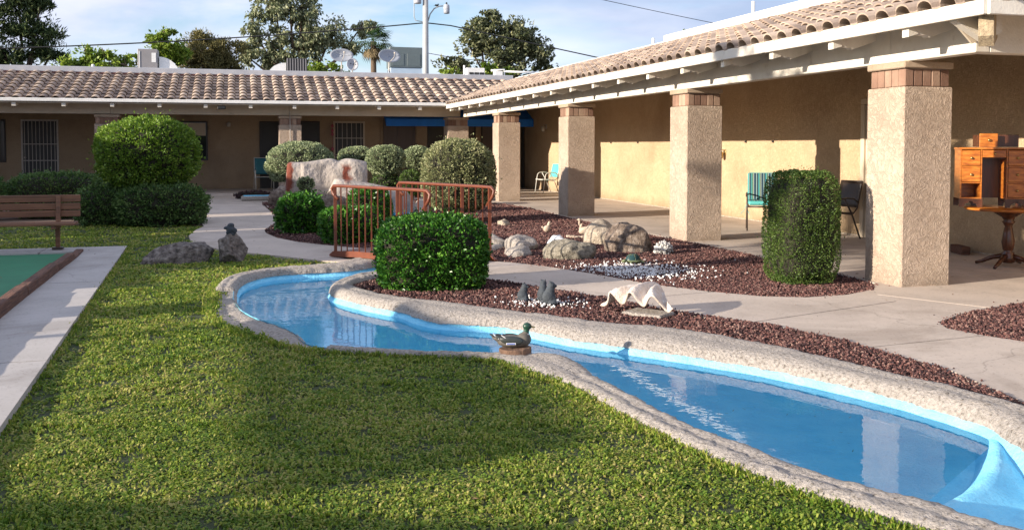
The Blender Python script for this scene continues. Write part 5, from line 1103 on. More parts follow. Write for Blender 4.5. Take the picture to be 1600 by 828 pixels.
# waterfall rock: a hollow sculpted block with a skirt
t = thing('waterfall_rock', 'big sculpted concrete fountain rock with rust red stains', 'fountain', (2.0, 22.5, 0))
mb = MB()
def topz(x):
    z = 1.17+.05*math.sin(x*3.4+.6)
    z -= .07*math.exp(-((x-.28)/.13)**2); z -= .05*max(0, x-.62); 
    if x < -.80: z -= .5*(x+.80)**2*60*.2
    return z
def wf(u, v):
    x = -.90+1.78*u; zt = topz(x); a = v*math.pi; e = .34
    y = -math.copysign(abs(math.cos(a))**e, math.cos(a))*(.42+.05*math.sin(u*9)); z = zt*math.sin(a)**.30
    if x < -.6: y *= .8
    if math.cos(a) > 0: y -= .30*(1-z/max(zt, .1))*max(0, .6-abs(x-.2))*1.2+ .08*(1-z)
    if u in (0, 1): y *= .92
    p = Vector((x*2, y*2, z*2)); w = .05*noise.noise(p*1.2)+.02*noise.noise(p*4)
    return (x+w*.6-(.05*(1-z) if u < .5 else 0), y+w, z)
mb.grid(wf, 60, 40)
n0 = len(mb.f)
for side in (0, 1):                                   # close the ends
    ring = [wf(side, j/40) for j in range(41)]; c = (ring[0][0], 0, .5)
    mb.add(ring+[c], [(j, j+1, 41) for j in range(40)])
def _wfmat():
    t2 = NT('fountain concrete'); b = t2.b; b.inputs['Roughness'].default_value = .92
    tcn = t2.n('ShaderNodeTexCoord'); o_ = tcn.outputs['Object']; nz = t2.n('ShaderNodeTexNoise', Scale=4, Detail=8); t2.l(o_, nz.inputs['Vector'])
    r = ramp(t2, [(.3, (.27, .235, .205)), (.6, (.40, .35, .31)), (.8, (.47, .41, .36))]); t2.l(nz.outputs['Fac'], r.inputs[0])
    sx = t2.n('ShaderNodeSeparateXYZ'); t2.l(o_, sx.inputs[0])
    def band(c, w, z0, z1):
        n1_ = t2.n('ShaderNodeTexNoise', Scale=5, Detail=5); t2.l(o_, n1_.inputs['Vector'])
        a = t2.n('ShaderNodeMath', _operation='MULTIPLY_ADD'); a.inputs[1].default_value = .25; a.inputs[2].default_value = -c-.125; t2.l(n1_.outputs['Fac'], a.inputs[0])
        a2 = t2.n('ShaderNodeMath', _operation='ADD'); t2.l(a.outputs[0], a2.inputs[0]); t2.l(sx.outputs['X'], a2.inputs[1])
        ab = t2.n('ShaderNodeMath', _operation='ABSOLUTE'); t2.l(a2.outputs[0], ab.inputs[0])
        m1 = t2.n('ShaderNodeMapRange'); m1.inputs[1].default_value = w; m1.inputs[2].default_value = w+.05; m1.inputs[3].default_value = 1; m1.inputs[4].default_value = 0; t2.l(ab.outputs[0], m1.inputs[0])
        m2 = t2.n('ShaderNodeMapRange'); m2.inputs[1].default_value = z0; m2.inputs[2].default_value = z0+.12; t2.l(sx.outputs['Z'], m2.inputs[0])
        m3 = t2.n('ShaderNodeMapRange'); m3.inputs[1].default_value = z1; m3.inputs[2].default_value = z1+.1; m3.inputs[3].default_value = 1; m3.inputs[4].default_value = 0; t2.l(sx.outputs['Z'], m3.inputs[0])
        q1 = t2.n('ShaderNodeMath', _operation='MULTIPLY'); q2 = t2.n('ShaderNodeMath', _operation='MULTIPLY'); t2.l(m1.outputs[0], q1.inputs[0]); t2.l(m2.outputs[0], q1.inputs[1]); t2.l(q1.outputs[0], q2.inputs[0]); t2.l(m3.outputs[0], q2.inputs[1]); return q2.outputs[0]
    A = band(-.87, .045, -.1, 1.1); B = band(.40, .06, .62, 1.0); mxx = t2.n('ShaderNodeMath', _operation='MAXIMUM'); t2.l(A, mxx.inputs[0]); t2.l(B, mxx.inputs[1])
    mc = t2.n('ShaderNodeMix', _data_type='RGBA'); mc.inputs[7].default_value = (.16, .038, .02, 1); t2.l(mxx.outputs[0], mc.inputs[0]); t2.l(r.outputs[0], mc.inputs[6]); t2.l(mc.outputs[2], b.inputs['Base Color'])
    bn = t2.n('ShaderNodeTexNoise', Scale=14, Detail=8); t2.l(o_, bn.inputs['Vector']); bp = t2.n('ShaderNodeBump', Strength=.8, Distance=.04); t2.l(bn.outputs['Fac'], bp.inputs['Height']); t2.l(bp.outputs[0], b.inputs['Normal']); return t2.m
wm = _wfmat(); mb.build('rock_body', wm, t, True)
mb = MB()
def skirt(u, v):
    x = -.15+2.2*u; zt = (.80-.26*u-.15*u*u)*min(1, (1-u)*6+.1)*min(1, u*5+.35); a = v*math.pi
    y = -.62-math.copysign(abs(math.cos(a))**.7, math.cos(a))*(.36+.1*u)-.12*u; z = zt*math.sin(a)**.55
    p = Vector((x*2, y*2, z*2)); w = .05*noise.noise(p*1.3)+.02*noise.noise(p*5); return (x+w, y+w, z)
mb.grid(skirt, 40, 26); mb.build('apron', wm, t, True)
# trough with dark gravel before the rear porch
t = thing('stone_trough', 'low pale stone trough with dark gravel left of the tan rock', 'planter', (.50, 26.6, .03))
mb = MB(); mb.box(-.42, .42, -.25, .25, 0, .12, c=.03); mb.build('rim', M['coping'], t); mb = MB(); mb.box(-.35, .35, -.18, .18, .121, .135); mb.build('basin_floor', M['blue'], t)
bush('potted_plants', 'low dark purple plants in a flat bed before the teal chair', 'plant', (.42, 27.5, .12), (.50, .2, .12), mat('dark purple leaves', (.08, .03, .035), (.03, .015, .02), 8), 900, .06, 2.4, .2, 25, -.1, 0)

# ---------------------------------------------------------------- bridge
t = thing('footbridge', 'small rust red footbridge with barred metal railings over the stream', 'bridge', (2.15, 12.25, 0))
A1 = Vector((1.22, 12.74, 0)); A2 = Vector((2.13, 10.99, 0)); B1 = Vector((2.23, 13.58, 0)); B2 = Vector((3.10, 11.72, 0)); OB = Vector((2.15, 12.25, 0))
def lerp(a, b, k): return a+(b-a)*k
def zdk(k): return .10+.05*math.sin(math.pi*k)
NP = 13
for i in range(NP):
    k0, k1 = i/NP+.004, (i+1)/NP-.004; z0, z1 = zdk(k0), zdk(k1); vs = []
    for k, z in ((k0, z0), (k1, z1)):
        a = lerp(A1, A2, k)-OB; b = lerp(B1, B2, k)-OB
        vs += [(a.x, a.y, z), (b.x, b.y, z), (a.x, a.y, z-.035), (b.x, b.y, z-.035)]
    mb = MB(); mb.add(vs, [(0, 1, 5, 4), (2, 6, 7, 3), (0, 4, 6, 2), (1, 3, 7, 5), (0, 2, 3, 1), (4, 5, 7, 6)]); mb.build('plank', M['redpaint'], t)
for P1, P2, s_ in ((A1, A2, -1), (B1, B2, 1)):
    d = (P2-P1).normalized(); n_ = Vector((d.y, -d.x, 0))*.03*(-s_)
    mb = MB(); vs = []
    for k in (-.045, 0, .25, .5, .75, 1, 1.045):
        p = lerp(P1, P2, k)-OB; zt = zdk(min(max(k, 0), 1))+.01; zb = zt-.075
        if k < 0 or k > 1: zt = .06; zb = .04
        for w in (-.022, .022): q = p+Vector((d.y, -d.x, 0))*w; vs += [(q.x, q.y, zt), (q.x, q.y, zb)]
    fs = []
    for i in range(6): b = i*4; fs += [(b, b+4, b+6, b+2), (b+1, b+3, b+7, b+5), (b, b+1, b+5, b+4), (b+2, b+6, b+7, b+3)]
    fs += [(0, 2, 3, 1), (24, 25, 27, 26)]; mb.add(vs, fs); mb.build('stringer', M['redpaint'], t)
    L = (P2-P1).length; rail = bpy.data.objects.new('railing', None); link(rail, t); zt = lambda k: .965+.0*k
    mb = MB(); p0 = P1-OB; p1 = P2-OB; u = d
    pts = [p0+u*.10+Vector((0, 0, .80)), p0-u*.02+Vector((0, 0, .87)), p0-u*.045+Vector((0, 0, .93)), p0+Vector((0, 0, .972)), p0+u*.2+Vector((0, 0, .975)), p1-u*.2+Vector((0, 0, .975)), p1-u*.0+Vector((0, 0, .972)), p1+u*.055+Vector((0, 0, .93)), p1+u*.03+Vector((0, 0, .86)), p1-u*.08+Vector((0, 0, .74))]
    mb.tube(pts, .021, 8); mb.build('handrail', M['redpaint'], rail, True)
    nb = 15
    for i in range(nb):
        k = i/(nb-1); p = lerp(P1, P2, k*.97+.015)-OB; big = i in (0, nb-1, 10); z0 = zdk(k)
        r_ = .019 if big else .0075
        mb = MB(); mb.box(p.x-r_, p.x+r_, p.y-r_, p.y+r_, z0, .962); mb.build('post' if big else 'baluster', M['redpaint'], rail)

# ---------------------------------------------------------------- court edging and bench
t = thing('timber_edging', 'weathered brown timber edging along the green court', 'edging', (-2.0, 9, 0))
seg = [(-2.10, 14.2, .0), (-2.06, 13.2, .04), (-2.05, 12.0, .09), (-2.01, 10.1, .10), (-1.96, 8.0, .105), (-1.86, 5.2, .10)]
for i in range(len(seg)-1):
    a, b = seg[i], seg[i+1]; vs = []
    hh = .055+[.03, .085, .10, .11, .105][i]
    N_ = 14
    for k in range(N_+1):
        u = k/N_; x = a[0]+(b[0]-a[0])*u+2.0; y = a[1]-.012+(b[1]+.024-a[1])*u-9
        for (dx, z) in ((-.055, .0), (-.052, hh-.012), (-.04, hh), (.04, hh), (.052, hh-.012), (.055, .0)):
            w = .006*noise.noise(Vector((x*20+dx*60, y*3, z*30+i))); vs.append((x+dx+w, y, z+w))
    fs = [(k*6+j, (k+1)*6+j, (k+1)*6+j+1, k*6+j+1) for k in range(N_) for j in range(5)]+[tuple(range(6)), tuple(range(N_*6, N_*6+6))[::-1]]
    mb = MB(); mb.add(vs, fs); mb.build('timber', M['timber'], t)
t = thing('park_bench', 'brown slatted wooden bench on the walkway behind the green court', 'bench', (-3.0, 14.5, .055))
for i, (z0, z1, y) in enumerate(((.655, .755, .115), (.55, .64, .10), (.45, .54, .085))):
    mb = MB(); mb.box(-.95, .86, y, y+.035, z0, z1, c=.006); mb.build('back_slat', M['wood'], t)
for i in range(4):
    mb = MB(); mb.box(-.95, .84, -.34+.10*i, -.25+.10*i, .355, .39, c=.006); mb.build('seat_slat', M['wood'], t)
for x in (.58, -.72):
    mb = MB(); mb.box(x-.028, x+.028, -.028, .028, 0, .35, c=.005); mb.build('leg', M['wood'], t)
    mb = MB(); mb.box(x-.07, x+.07, -.06, .06, 0, .035, c=.006); mb.build('foot', M['tubebrown'], t)
    mb = MB(); mb.add([(x-.03, .06, .30), (x+.03, .06, .30), (x+.03, .122, .75), (x-.03, .122, .75), (x-.03, .02, .30), (x+.03, .02, .30), (x+.03, .09, .75), (x-.03, .09, .75)], [(0, 1, 2, 3), (7, 6, 5, 4), (0, 4, 5, 1), (3, 2, 6, 7), (0, 3, 7, 4), (1, 5, 6, 2)]); mb.build('bracket', M['wood'], t)
    mb = MB(); mb.box(x-.03, x+.03, -.33, .12, .31, .353, c=.004); mb.build('bracket', M['wood'], t)
# figurine on the boulder
blob('figurine', [((0, 0, .03), (.05, .045, .03), (0, 0, 0)), ((0, 0, .09), (.06, .05, .05), (0, 0, 0)), ((.055, -.01, .075), (.022, .03, .035), (0, .3, 0)), ((-.06, -.01, .12), (.035, .025, .022), (0, -.3, 0)), ((0, 0, .15), (.045, .035, .03), (0, 0, 0)), ((-.05, -.02, .055), (.015, .02, .02), (0, 0, 0))], M['grey_stat'], None, .008, (-.09, 12.82, .325))
tag(bpy.data.objects['figurine'], 'tiny grey animal figurine standing on the upright boulder', 'figurine')

# ---------------------------------------------------------------- figures in the beds
def seated(name, label, loc, s, rz, group='grey stone animals on the gravel strip'):
    """sitting pear-shaped animal with a raised head, ears, forelegs and tail, one cast body"""
    E_ = [((0, 0, .30), (.27, .24, .30), (0, 0, 0)), ((.05, 0, .55), (.19, .17, .22), (0, .15, 0)), ((.10, 0, .76), (.15, .14, .14), (0, 0, 0)), ((.24, 0, .73), (.09, .075, .065), (0, .1, 0)),
          ((.05, .09, .90), (.04, .03, .05), (0, 0, 0)), ((.05, -.09, .90), (.04, .03, .05), (0, 0, 0)), ((.20, .13, .22), (.08, .07, .20), (0, -.25, 0)), ((.20, -.13, .22), (.08, .07, .20), (0, -.25, 0)),
          ((.12, .20, .10), (.18, .09, .10), (0, 0, 0)), ((.12, -.20, .10), (.18, .09, .10), (0, 0, 0)), ((.28, .12, .03), (.08, .05, .04), (0, 0, 0)), ((.28, -.12, .03), (.08, .05, .04), (0, 0, 0)), ((-.26, 0, .10), (.10, .06, .06), (0, 0, 0))]
    E_ = [(tuple(c*s for c in a), tuple(c*s for c in b), r_) for a, b, r_ in E_]
    o = blob(name, E_, M['grey_stat'], None, s*.026, loc); o.rotation_euler = (0, 0, rz); return tag(o, label, 'statue', group)
seated('stone_animal', 'smaller grey stone animal sitting alone at the left', (2.55, 8.50, .045), .19, R(-30))
seated('stone_animal', 'bigger grey stone animal in front with its head turned right', (2.73, 8.26, .045), .235, R(-10))
seated('stone_animal', 'grey stone animal half hidden behind the bigger one', (2.73, 8.44, .045), .225, R(60))
# clam shell
def shell(u, v):
    s = u*2-1; ph = (s*3.5+.15)*math.pi; fl = math.cos(ph); sp = .07+.30*v**.85
    x = s*sp*(1+.02*math.sin(ph)); y = .10-.40*math.sin(v*1.45)*(1-.16*s*s)
    dome = .225*math.cos(v*1.25)**.6*(1-.30*s*s); amp = .052*v**.75*(1-.2*abs(s))
    z = dome+amp*(1.15*fl+.25) if v < .999 else dome+amp*(1.15*fl+.25)
    z -= .13*max(0, abs(s)-.72)*v; z = max(z, -.012)
    y -= .028*fl*v; rib = .0035*math.sin(v*34+1.5*math.sin(ph))*v
    return (x, y, z+rib)
mb = MB(); mb.grid(shell, 120, 30); o = mb.build('clam_shell', M['shellw'], None, True); o.location = (3.50, 7.74, .05); o.rotation_euler = (0, 0, math.atan2(-.54, .40)+R(0))
sd = o.modifiers.new('thick', 'SOLIDIFY'); sd.thickness = .016; sd.offset = 0; tag(o, 'large ruffled pale clam shell propped on the pool rim', 'shell')
mb = MB(); mb.box(-.19, .19, -.15, .12, 0, .035, c=.01); o = mb.build('stepping_slab', M['coping']); o.location = (3.42, 7.58, .03); o.rotation_euler = (0, 0, math.atan2(-.54, .40)); tag(o, 'flat grey slab under the open clam shell', 'slab')
# duck decoy on its log slice
lgm = MB()
def logf(u, v):
    a = u*2*math.pi; r_ = .112*(1+.05*math.sin(a*3)+.02*math.sin(a*11)); k = [0, .96, 1, 1, .97, 0]; zz = [.0, .0, .006, .045, .052, .052]; i = int(round(v*5)); return (r_*k[i]*math.cos(a), r_*.85*k[i]*math.sin(a), zz[i])
lgm.grid(logf, 36, 5); o = lgm.build('log_slice', M['log'], None, False); o.location = (1.865, 6.39, .03); o.rotation_euler = (0, R(-3), R(-16)); tag(o, 'round slice of log under the duck decoy', 'log')
t = thing('duck_decoy', 'green headed mallard decoy sitting on a log slice by the pool', 'duck decoy', (1.85, 6.40, .082), R(-14))
blob('body', [((0, 0, .045), (.115, .062, .046), (0, 0, 0)), ((.075, 0, .058), (.055, .052, .052), (0, -.3, 0)), ((-.10, 0, .062), (.055, .035, .020), (0, .35, 0)), ((.088, 0, .085), (.03, .028, .04), (0, 0, 0))], M['duckgrey'], t, .006)
blob('tail', [((-.135, 0, .082), (.035, .026, .008), (0, .45, 0)), ((-.115, 0, .068), (.03, .03, .012), (0, .3, 0))], M['duckdark'], t, .004)
for s_ in (-1, 1):
    w_ = blob('wing', [((-.01, s_*.052, .060), (.085, .018, .032), (0, .08, s_*.05)), ((-.085, s_*.036, .075), (.045, .012, .014), (0, .3, 0))], M['duckdark'], t, .005)
    mb = MB(); mb.box(-.045, .012, s_*.071-.002, s_*.071+.002, .036, .044, c=.001); mb.build('speculum', M['duckblue'], w_)
    mb = MB(); mb.box(-.050, .017, s_*.0705-.001, s_*.0705+.001, .034, .0465, c=.0004); mb.build('wing_bar', M['plasterwhite'], w_)
    mb = MB(); mb.tube([(-.085, s_*.05, .098), (-.055, s_*.062, .08)], .0025, 5); mb.tube([(-.14, s_*.022, .10), (-.10, s_*.045, .07)], .0025, 5); mb.build('feather_line', M['plasterwhite'], w_)
hd = blob('head', [((.094, 0, .118), (.021, .020, .034), (0, 0, 0)), ((.100, 0, .150), (.032, .026, .027), (0, 0, 0))], M['duckgreen'], t, .004)
blob('bill', [((.138, 0, .145), (.022, .013, .006), (0, .08, 0)), ((.125, 0, .148), (.012, .011, .009), (0, 0, 0))], M['bill'], hd, .003)
mb = MB(); mb.lathe([(.0245, 0), (.027, .004), (.0245, .008)], 16, (.093, 0, .092)); mb.build('neck_ring', M['plasterwhite'], t, True)
for s_ in (-1, 1): mb = MB(); mb.lathe([(.001, -.003), (.0035, 0), (.001, .003)], 6, (.115, s_*.0225, .155)); mb.build('eye', M['black'], hd)
# turtle
t = thing('turtle_figure', 'dark green turtle figure resting on the white pebbles', 'turtle figure', (4.70, 10.90, .05), R(196))
mb = MB(); mb.grid(lambda u, v: (.105*math.cos(u*6.2832)*math.sin(v*1.45+.001), .082*math.sin(u*6.2832)*math.sin(v*1.45+.001), .03+.085*math.cos(v*1.45)*(1+.03*math.cos(u*37.7))), 30, 8); mb.build('shell', M['turtleg'], t, True)
mb = MB(); mb.grid(lambda u, v: ((.108+.014*v)*math.cos(u*6.2832), (.084+.014*v)*math.sin(u*6.2832), .042-.012*v), 30, 1); mb.lathe([(.09, .012), (.10, .03)], 20); mb.build('shell_rim', M['turtlerim'], t, True)
mb = MB()
for k in range(6): a = k*1.0472+.3; mb.tube([(.03*math.cos(a), .025*math.sin(a), .113), (.075*math.cos(a), .058*math.sin(a), .092), (.105*math.cos(a), .082*math.sin(a), .046)], .0028, 5)
for k in range(6): a = k*1.0472+.3; b = a+1.0472; mb.tube([(.058*math.cos(a), .045*math.sin(a), .103), (.058*math.cos(b), .045*math.sin(b), .103)], .0028, 5)
mb.build('scute_line', M['turtlerim'], t)
blob('head', [((.135, 0, .035), (.032, .024, .022), (0, 0, 0)), ((.11, 0, .03), (.03, .018, .016), (0, 0, 0))], M['turtlerim'], t, .005)
for a, b in ((1, 1), (1, -1), (-1, 1), (-1, -1)): blob('leg', [((a*.085, b*.075, .016), (.035, .02, .016), (0, 0, a*b*.6))], M['turtlerim'], t, .005)
# coral ball
mb = MB(); rs = random.Random(2)
for i in range(170):
    d = Vector((rs.gauss(0, 1), rs.gauss(0, 1), rs.gauss(0, 1)+.35)).normalized()
    if d.z < -.35: continue
    mb.tube([d*.06, d*.125*rs.uniform(.9, 1.1), d*.135*rs.uniform(.95, 1.1)+Vector((rs.gauss(0, .006),)*3)], [.018, .013, .009], 6)
mb.lathe([(.05, -.04), (.10, 0), (.10, .05), (.05, .10)], 12); o = mb.build('coral_ball', M['coral'], None, True); o.location = (5.60, 11.95, .06); tag(o, 'whitish knobbly coral ball beside the peaked boulder', 'coral')
# white ribbed shell behind the grey boulder
mb = MB(); mb.grid(lambda u, v: (.17*math.cos(u*math.pi)*(1+.03*math.cos(u*30))*math.sin(v*1.5+.02), -.14*math.cos(v*1.5)*1.0+.05, .19*math.sin(u*math.pi)*math.sin(v*1.5+.02)*(1+.04*math.cos(u*30))), 60, 12)
o = mb.build('ribbed_shell', M['plasterwhite'], None, True); sd = o.modifiers.new('thick', 'SOLIDIFY'); sd.thickness = .012; o.location = (4.32, 12.75, .05); o.rotation_euler = (0, 0, R(-50)); tag(o, 'white ribbed half shell behind the grey green boulder', 'shell')
o = blob('bird_figure', [((0, 0, .07), (.065, .05, .06), (0, -.3, 0)), ((.035, 0, .14), (.03, .026, .035), (0, 0, 0)), ((.045, 0, .175), (.026, .022, .022), (0, 0, 0)), ((.075, 0, .172), (.014, .007, .006), (0, 0, 0)), ((-.07, 0, .09), (.035, .02, .02), (0, .5, 0))], M['birdstone'], None, .008, (5.02, 15.3, .03)); tag(o, 'small squat stone bird on the gravel behind the white shell', 'bird figure')
o = blob('goose_figure', [((0, 0, .09), (.10, .055, .06), (0, -.25, 0)), ((-.06, 0, .15), (.022, .02, .06), (0, .35, 0)), ((-.085, 0, .215), (.018, .016, .05), (0, .1, 0)), ((-.088, 0, .265), (.026, .020, .020), (0, 0, 0)), ((-.12, 0, .262), (.016, .008, .007), (0, 0, 0)), ((.10, 0, .08), (.05, .03, .016), (0, .35, 0))], M['birdstone'], None, .008, (5.40, 14.5, .04)); o.rotation_euler = (0, 0, R(-15)); tag(o, 'long necked stone goose figure left of the pale boulder', 'bird figure')
mb = MB(); rs = random.Random(8)
for i in range(9): x = -.25+.06*i; mb.box(x, x+.07, -.06+rs.uniform(-.02, .02), .05, 0, .035+rs.uniform(0, .02), c=.01)
o = mb.build('stone_edging', M['birdstone']); o.location = (5.28, 14.3, .02); o.rotation_euler = (0, 0, R(-16)); tag(o, 'short row of pale stones at the goose figure feet', 'stones')

# ---------------------------------------------------------------- chairs, desk, table
def patio_chair(name, label, loc, rz, tube_m, sling_m, cushion=False, group='metal patio chairs on the porches', zs=.43, back=.90):
    """front looks along local -y"""
    t = thing(name, label, 'chair', loc, rz, group); r_ = .013
    for sx in (-1, 1):
        x = sx*.27
        mb = MB(); mb.tube([(x, -.26, 0), (x, -.20, zs), (x, -.17, zs+.15), (x, -.11, zs+.20), (x, .02, zs+.215), (x, .16, zs+.20), (x, .25, zs+.14)], r_, 8); mb.build('front_leg', tube_m, t, True)
        mb = MB(); mb.tube([(x*.98, .30, 0), (x*.98, .12, zs-.02), (x*.98, -.02, zs+.20)], r_, 8); mb.build('rear_leg', tube_m, t, True)
        mb = MB(); mb.tube([(x*.9, -.25, zs), (x*.9, .18, zs-.03), (x*.9, .25, zs+.05), (x*.88, .36, back)], r_*.9, 8); mb.build('side_rail', tube_m, t, True)
    mb = MB(); mb.tube([(-.245, -.24, zs-.01), (.245, -.24, zs-.01)], r_*.9, 8); mb.tube([(-.24, .36, back), (.24, .36, back)], r_*.9, 8); mb.tube([(-.26, .12, zs-.04), (.26, .12, zs-.04)], r_*.9, 8); mb.build('cross_rail', tube_m, t, True)
    if cushion:
        mb = MB(); mb.box(-.25, .25, -.27, .20, zs+.01, zs+.085, c=.025); c1 = mb.build('seat_cushion', M['aqua'], t)
        Rm = Matrix.Rotation(R(-13), 3, 'X')
        mb = MB(); mb.box(-.25, .25, .165, .235, zs+.07, back+.10, c=.022, rot=Rm, org=(0, .2, zs+.07)); c2 = mb.build('back_cushion', M['aqua'], t)
        mb = MB(); mb.box(-.238, .238, .160, .1635, zs+.09, back+.085, rot=Rm, org=(0, .2, zs+.07)); mb.build('striped_cover', M['stripe'], c2)
        mb = MB(); mb.box(-.238, .238, -.25, .18, zs+.0865, zs+.090); mb.build('striped_cover', M['stripe'], c1)
        mb = MB(); mb.tube([(-.26, .1, zs+.02), (-.31, .08, zs-.09), (-.37, .05, zs-.16)], .005, 5); mb.tube([(-.26, .1, zs+.02), (-.25, .06, zs-.10), (-.22, .05, zs-.18)], .005, 5); mb.build('tie', M['aqua'], c1)
    else:
        mb = MB(); mb.grid(lambda u, v: (-.235+.47*u, -.24+.43*v, zs-.005-.025*math.sin(v*3.14)-.012*math.sin(u*3.14)), 6, 8); o = mb.build('seat', sling_m, t, True); s_ = o.modifiers.new('t', 'SOLIDIFY'); s_.thickness = .006
        mb = MB(); mb.grid(lambda u, v: (-.235+.47*u, .25+.11*v+.02*math.sin(u*3.14), zs+.06+(back-zs-.06)*v), 6, 8); o = mb.build('backrest', sling_m, t, True); s_ = o.modifiers.new('t', 'SOLIDIFY'); s_.thickness = .006
    return t
patio_chair('patio_chair', 'aqua sling chair with white tubes turned sideways by the far porch wall', (9.22, 28.15, .035), R(-80), M['tubewhite'], M['aqua'])
patio_chair('patio_chair', 'teal sling chair with white legs facing the garden on the rear porch', (.78, 30.6, .12), R(6), M['tubewhite'], M['teal'], back=1.0)
patio_chair('patio_chair', 'brown chair with blue green striped cushions left of the tall hedge', (8.80, 14.75, .035), R(-28), M['tubebrown'], M['aqua'], True)
patio_chair('patio_chair', 'dark chair whose back and rear leg show right of the tall hedge', (9.12, 13.15, .035), R(-84), M['tubebrown'], M['tubebrown'])
t = thing('pedestal_table', 'small round wooden pedestal table with splayed feet by the wall', 'table', (8.98, 9.42, .035))
mb = MB(); mb.lathe([(.0, .685), (.47, .685), (.495, .695), (.50, .708), (.49, .718), (.0, .72)], 40); mb.build('table_top', M['desk'], t, True)
mb = MB(); mb.lathe([(.20, .683), (.17, .655), (.075, .60), (.055, .565), (.075, .545), (.06, .525), (.042, .49), (.06, .40), (.075, .30), (.06, .21), (.045, .185), (.075, .17), (.07, .15), (.08, .13), (.085, .06), (.05, .045)], 20); mb.build('pedestal', M['darkwood'], t, True)
for k in range(4):
    a = R(205)+k*math.pi/2; c, s = math.cos(a), math.sin(a); mb = MB(); pts = [(.06*c, .06*s, .13), (.18*c, .18*s, .10), (.30*c, .30*s, .045), (.38*c, .38*s, .018)]
    mb.tube(pts, [.035, .030, .024, .02], 6); mb.build('leg', M['darkwood'], t, True)
t = thing('small_desk', 'glossy orange brown miniature kneehole desk with small drawers', 'desk', (8.82, 9.55, .76), R(-30))
W2, D2, H2 = .375, .17, .72
mb = MB(); mb.box(-W2-.012, W2+.012, -D2-.012, D2, .695, .72, c=.004)
mb.build('top', M['desk'], t)
for x0, x1 in ((-W2, -.135), (.135, W2)):
    mb = MB(); mb.box(x0, x0+.014, -D2, D2-.002, .10, .694); mb.box(x1-.014, x1, -D2, D2-.002, .10, .694); mb.box(x0+.015, x1-.015, D2-.014, D2-.003, .10, .694)
    for z in (.11, .295, .49): mb.box(x0+.0145, x1-.0145, -D2+.002, D2-.015, z-.008, z+.006)
    mb.build('side_cabinet', M['desk'], t)
    mb = MB(); xm = (x0+x1)/2   # bracket foot with a cut-out arch
    prof = [(x0-.01, 0), (x0+.045, 0), (x0+.055, .04), (xm-.035, .05), (xm-.02, .07), (xm, .075), (xm+.02, .07), (xm+.035, .05), (x1-.055, .04), (x1-.045, 0), (x1+.01, 0), (x1+.01, .10), (x0-.01, .10)]
    mb.prism(prof, -D2-.008, -D2+.010, 'Y'); mb.build('bracket_foot', M['darkwood'], t); mb = MB(); mb.prism(prof, D2-.018, D2-.002, 'Y'); mb.build('bracket_foot', M['darkwood'], t)
def drawer(x0, x1, z0, z1, knob=True):
    mb = MB(); mb.box(x0, x1, -D2-.006, -D2+.14, z0, z1, c=.004); o = mb.build('drawer', M['desk'], t)
    mb = MB(); mb.lathe([(.006, .0), (.017, .014), (.012, .024)], 10, (0, 0, 0)); mb.v = [((x0+x1)/2+a, -D2-.006-c_, (z0+z1)/2+b) for a, b, c_ in mb.v]; mb.build('knob', M['brass'], o, True)
drawer(-W2+.018, -.153, .50, .685); drawer(-W2+.018, -.153, .305, .480)
drawer(.153, W2-.018, .50, .685); drawer(.153, W2-.018, .305, .480); drawer(.153, W2-.018, .12, .285)
drawer(-.130, .130, .60, .688)
mb = MB(); mb.box(-.134, .134, D2-.02, D2-.008, .10, .694); mb.box(-.134, .134, -D2+.03, D2-.021, .588, .596); mb.build('back_panel', M['darkwood'], t)
mb = MB(); mb.box(-.134, .134, -D2-.0, -D2+.012, .0, .0+.04); mb.v = mb.v; 
t = thing('loose_drawer', 'loose wooden drawer lying on top of the small desk', 'drawer', (8.86, 9.52, 1.482), R(-22))
mb = MB(); mb.box(-.24, -.03, -.14, -.122, 0, .165, c=.004); o = mb.build('drawer_front', M['desk'], t)
mb = MB(); mb.lathe([(.006, 0), (.018, .014), (.012, .024)], 10); mb.v = [(-.135+a, -.14-c_, .085+b) for a, b, c_ in mb.v]; mb.build('knob', M['brass'], o, True)
mb = MB(); mb.box(-.235, -.035, -.121, .10, .004, .150, c=.003); mb.box(-.03, .24, -.06, .10, 0, .150, c=.003); mb.build('drawer_box', M['darkwood'], t)
mb = MB(); mb.box(-.20, .20, -.06, .06, 0, .11, c=.012); o = mb.build('door_mat_roll', M['timber']); o.location = (9.45, 10.75, .035); o.rotation_euler = (0, 0, R(70)); tag(o, 'dark rolled mat against the wall foot beside the nearest column', 'mat')

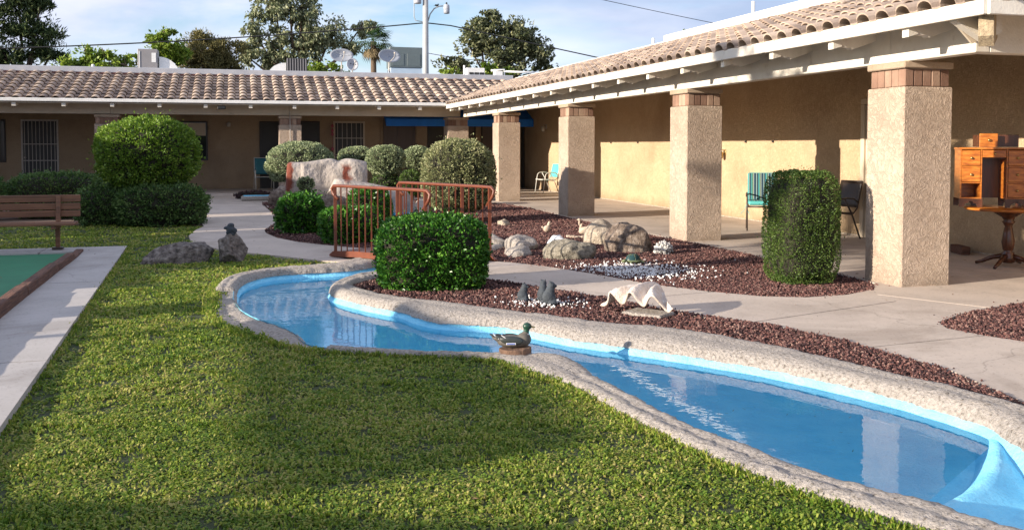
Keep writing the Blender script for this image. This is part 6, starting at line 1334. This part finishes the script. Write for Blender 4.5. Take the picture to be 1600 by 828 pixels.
# ---------------------------------------------------------------- unseen shade casters placed left of the view
mb = MB(); mb.box(-.1, .5, -1.0, 30, 0, 4.0); mb.box(-.1, .5, -5.1, -1.9, 0, 3.95); mb.box(-.1, .5, -10.4, -5.4, 0, 3.7); part_ = mb.build('wall', M['wall_back'], BL)  # added walls; heights and gaps shaped to band the light at the back
fn = thing('picket_fence', 'white picket fence left of the court, with solid panels added for shade', 'fence', (-6, 9, 0))
def u2y(u, x): return u+LK*x
def solid(u0, u1, h_):
    mb = MB(); mb.box(-.02, .02, u2y(u0, -6)-9, u2y(u1, -6)-9, 0, h_); mb.build('shade_panel', M['white'], fn)  # solid boards added between picket runs to cast the dark bands
for a, b in ((3.0, 5.6), (7.05, 7.6), (9.05, 9.6), (10.15, 10.4), (10.8, 12.2), (12.8, 14.8)): solid(a, b, {9.05: 1.48, 10.8: 1.32, 12.8: 1.32}.get(a, 1.16))
for a, b in ((5.6, 7.05), (7.6, 9.05), (9.6, 10.15), (10.4, 10.8)):
    u = a+.03
    while u < b: mb = MB(); mb.box(-.01, .01, u2y(u, -6)-9, u2y(u, -6)-9+.045, 0, 1.16); mb.build('picket', M['white'], fn); u += .10
tree('shade_tree', 'spreading tree left of the court', (-10, 7.3), [(0, 0, 5.4, 1.1, .9), (.2, 1.0, 5.2, 1.1, 1.0), (-.2, -1.1, 5.2, 1.0, .9), (0, .3, 6.2, 1.3, .7), (.4, -.4, 5.7, 1.1, .8)], M['leaf_mid'], 30000, .16, .15, .8, sparse=.1)
sh = thing('shade_blocker', 'flat shade canopy added out of view to darken the lawn', 'blocker', (-9.2, 4, 0))  # added unseen slab; its height sets where the lawn darkens
mb = MB(); mb.box(-.15, .15, u2y(4.1, -9.2)-4, u2y(8.3, -9.2)-4, 2.39, 2.78, c=.02); mb.build('roof', M['white'], sh)
for u in (4.2, 8.2): mb = MB(); mb.box(-.05, .05, u2y(u, -9.2)-4-.05, u2y(u, -9.2)-4+.05, 0, 2.33); mb.build('post', M['white'], sh)
gw = MB(); p1 = Vector((-9.5, 4.15)); p2 = Vector((-3.0, 1.25)); d = (p2-p1).normalized(); n_ = Vector((-d.y, d.x))*.08  # unseen wall added to shade the near edge of the lawn
gw.add([(p1.x-n_.x, p1.y-n_.y, 0), (p2.x-n_.x, p2.y-n_.y, 0), (p2.x+n_.x, p2.y+n_.y, 0), (p1.x+n_.x, p1.y+n_.y, 0), (p1.x-n_.x, p1.y-n_.y, 1.55), (p2.x-n_.x, p2.y-n_.y, 1.55), (p2.x+n_.x, p2.y+n_.y, 1.55), (p1.x+n_.x, p1.y+n_.y, 1.55)], [(0, 1, 5, 4), (1, 2, 6, 5), (2, 3, 7, 6), (3, 0, 4, 7), (4, 5, 6, 7)])
tag(gw.build('shade_wall', M['wall_back']), 'stucco wall added out of view to shade the near lawn', 'wall')
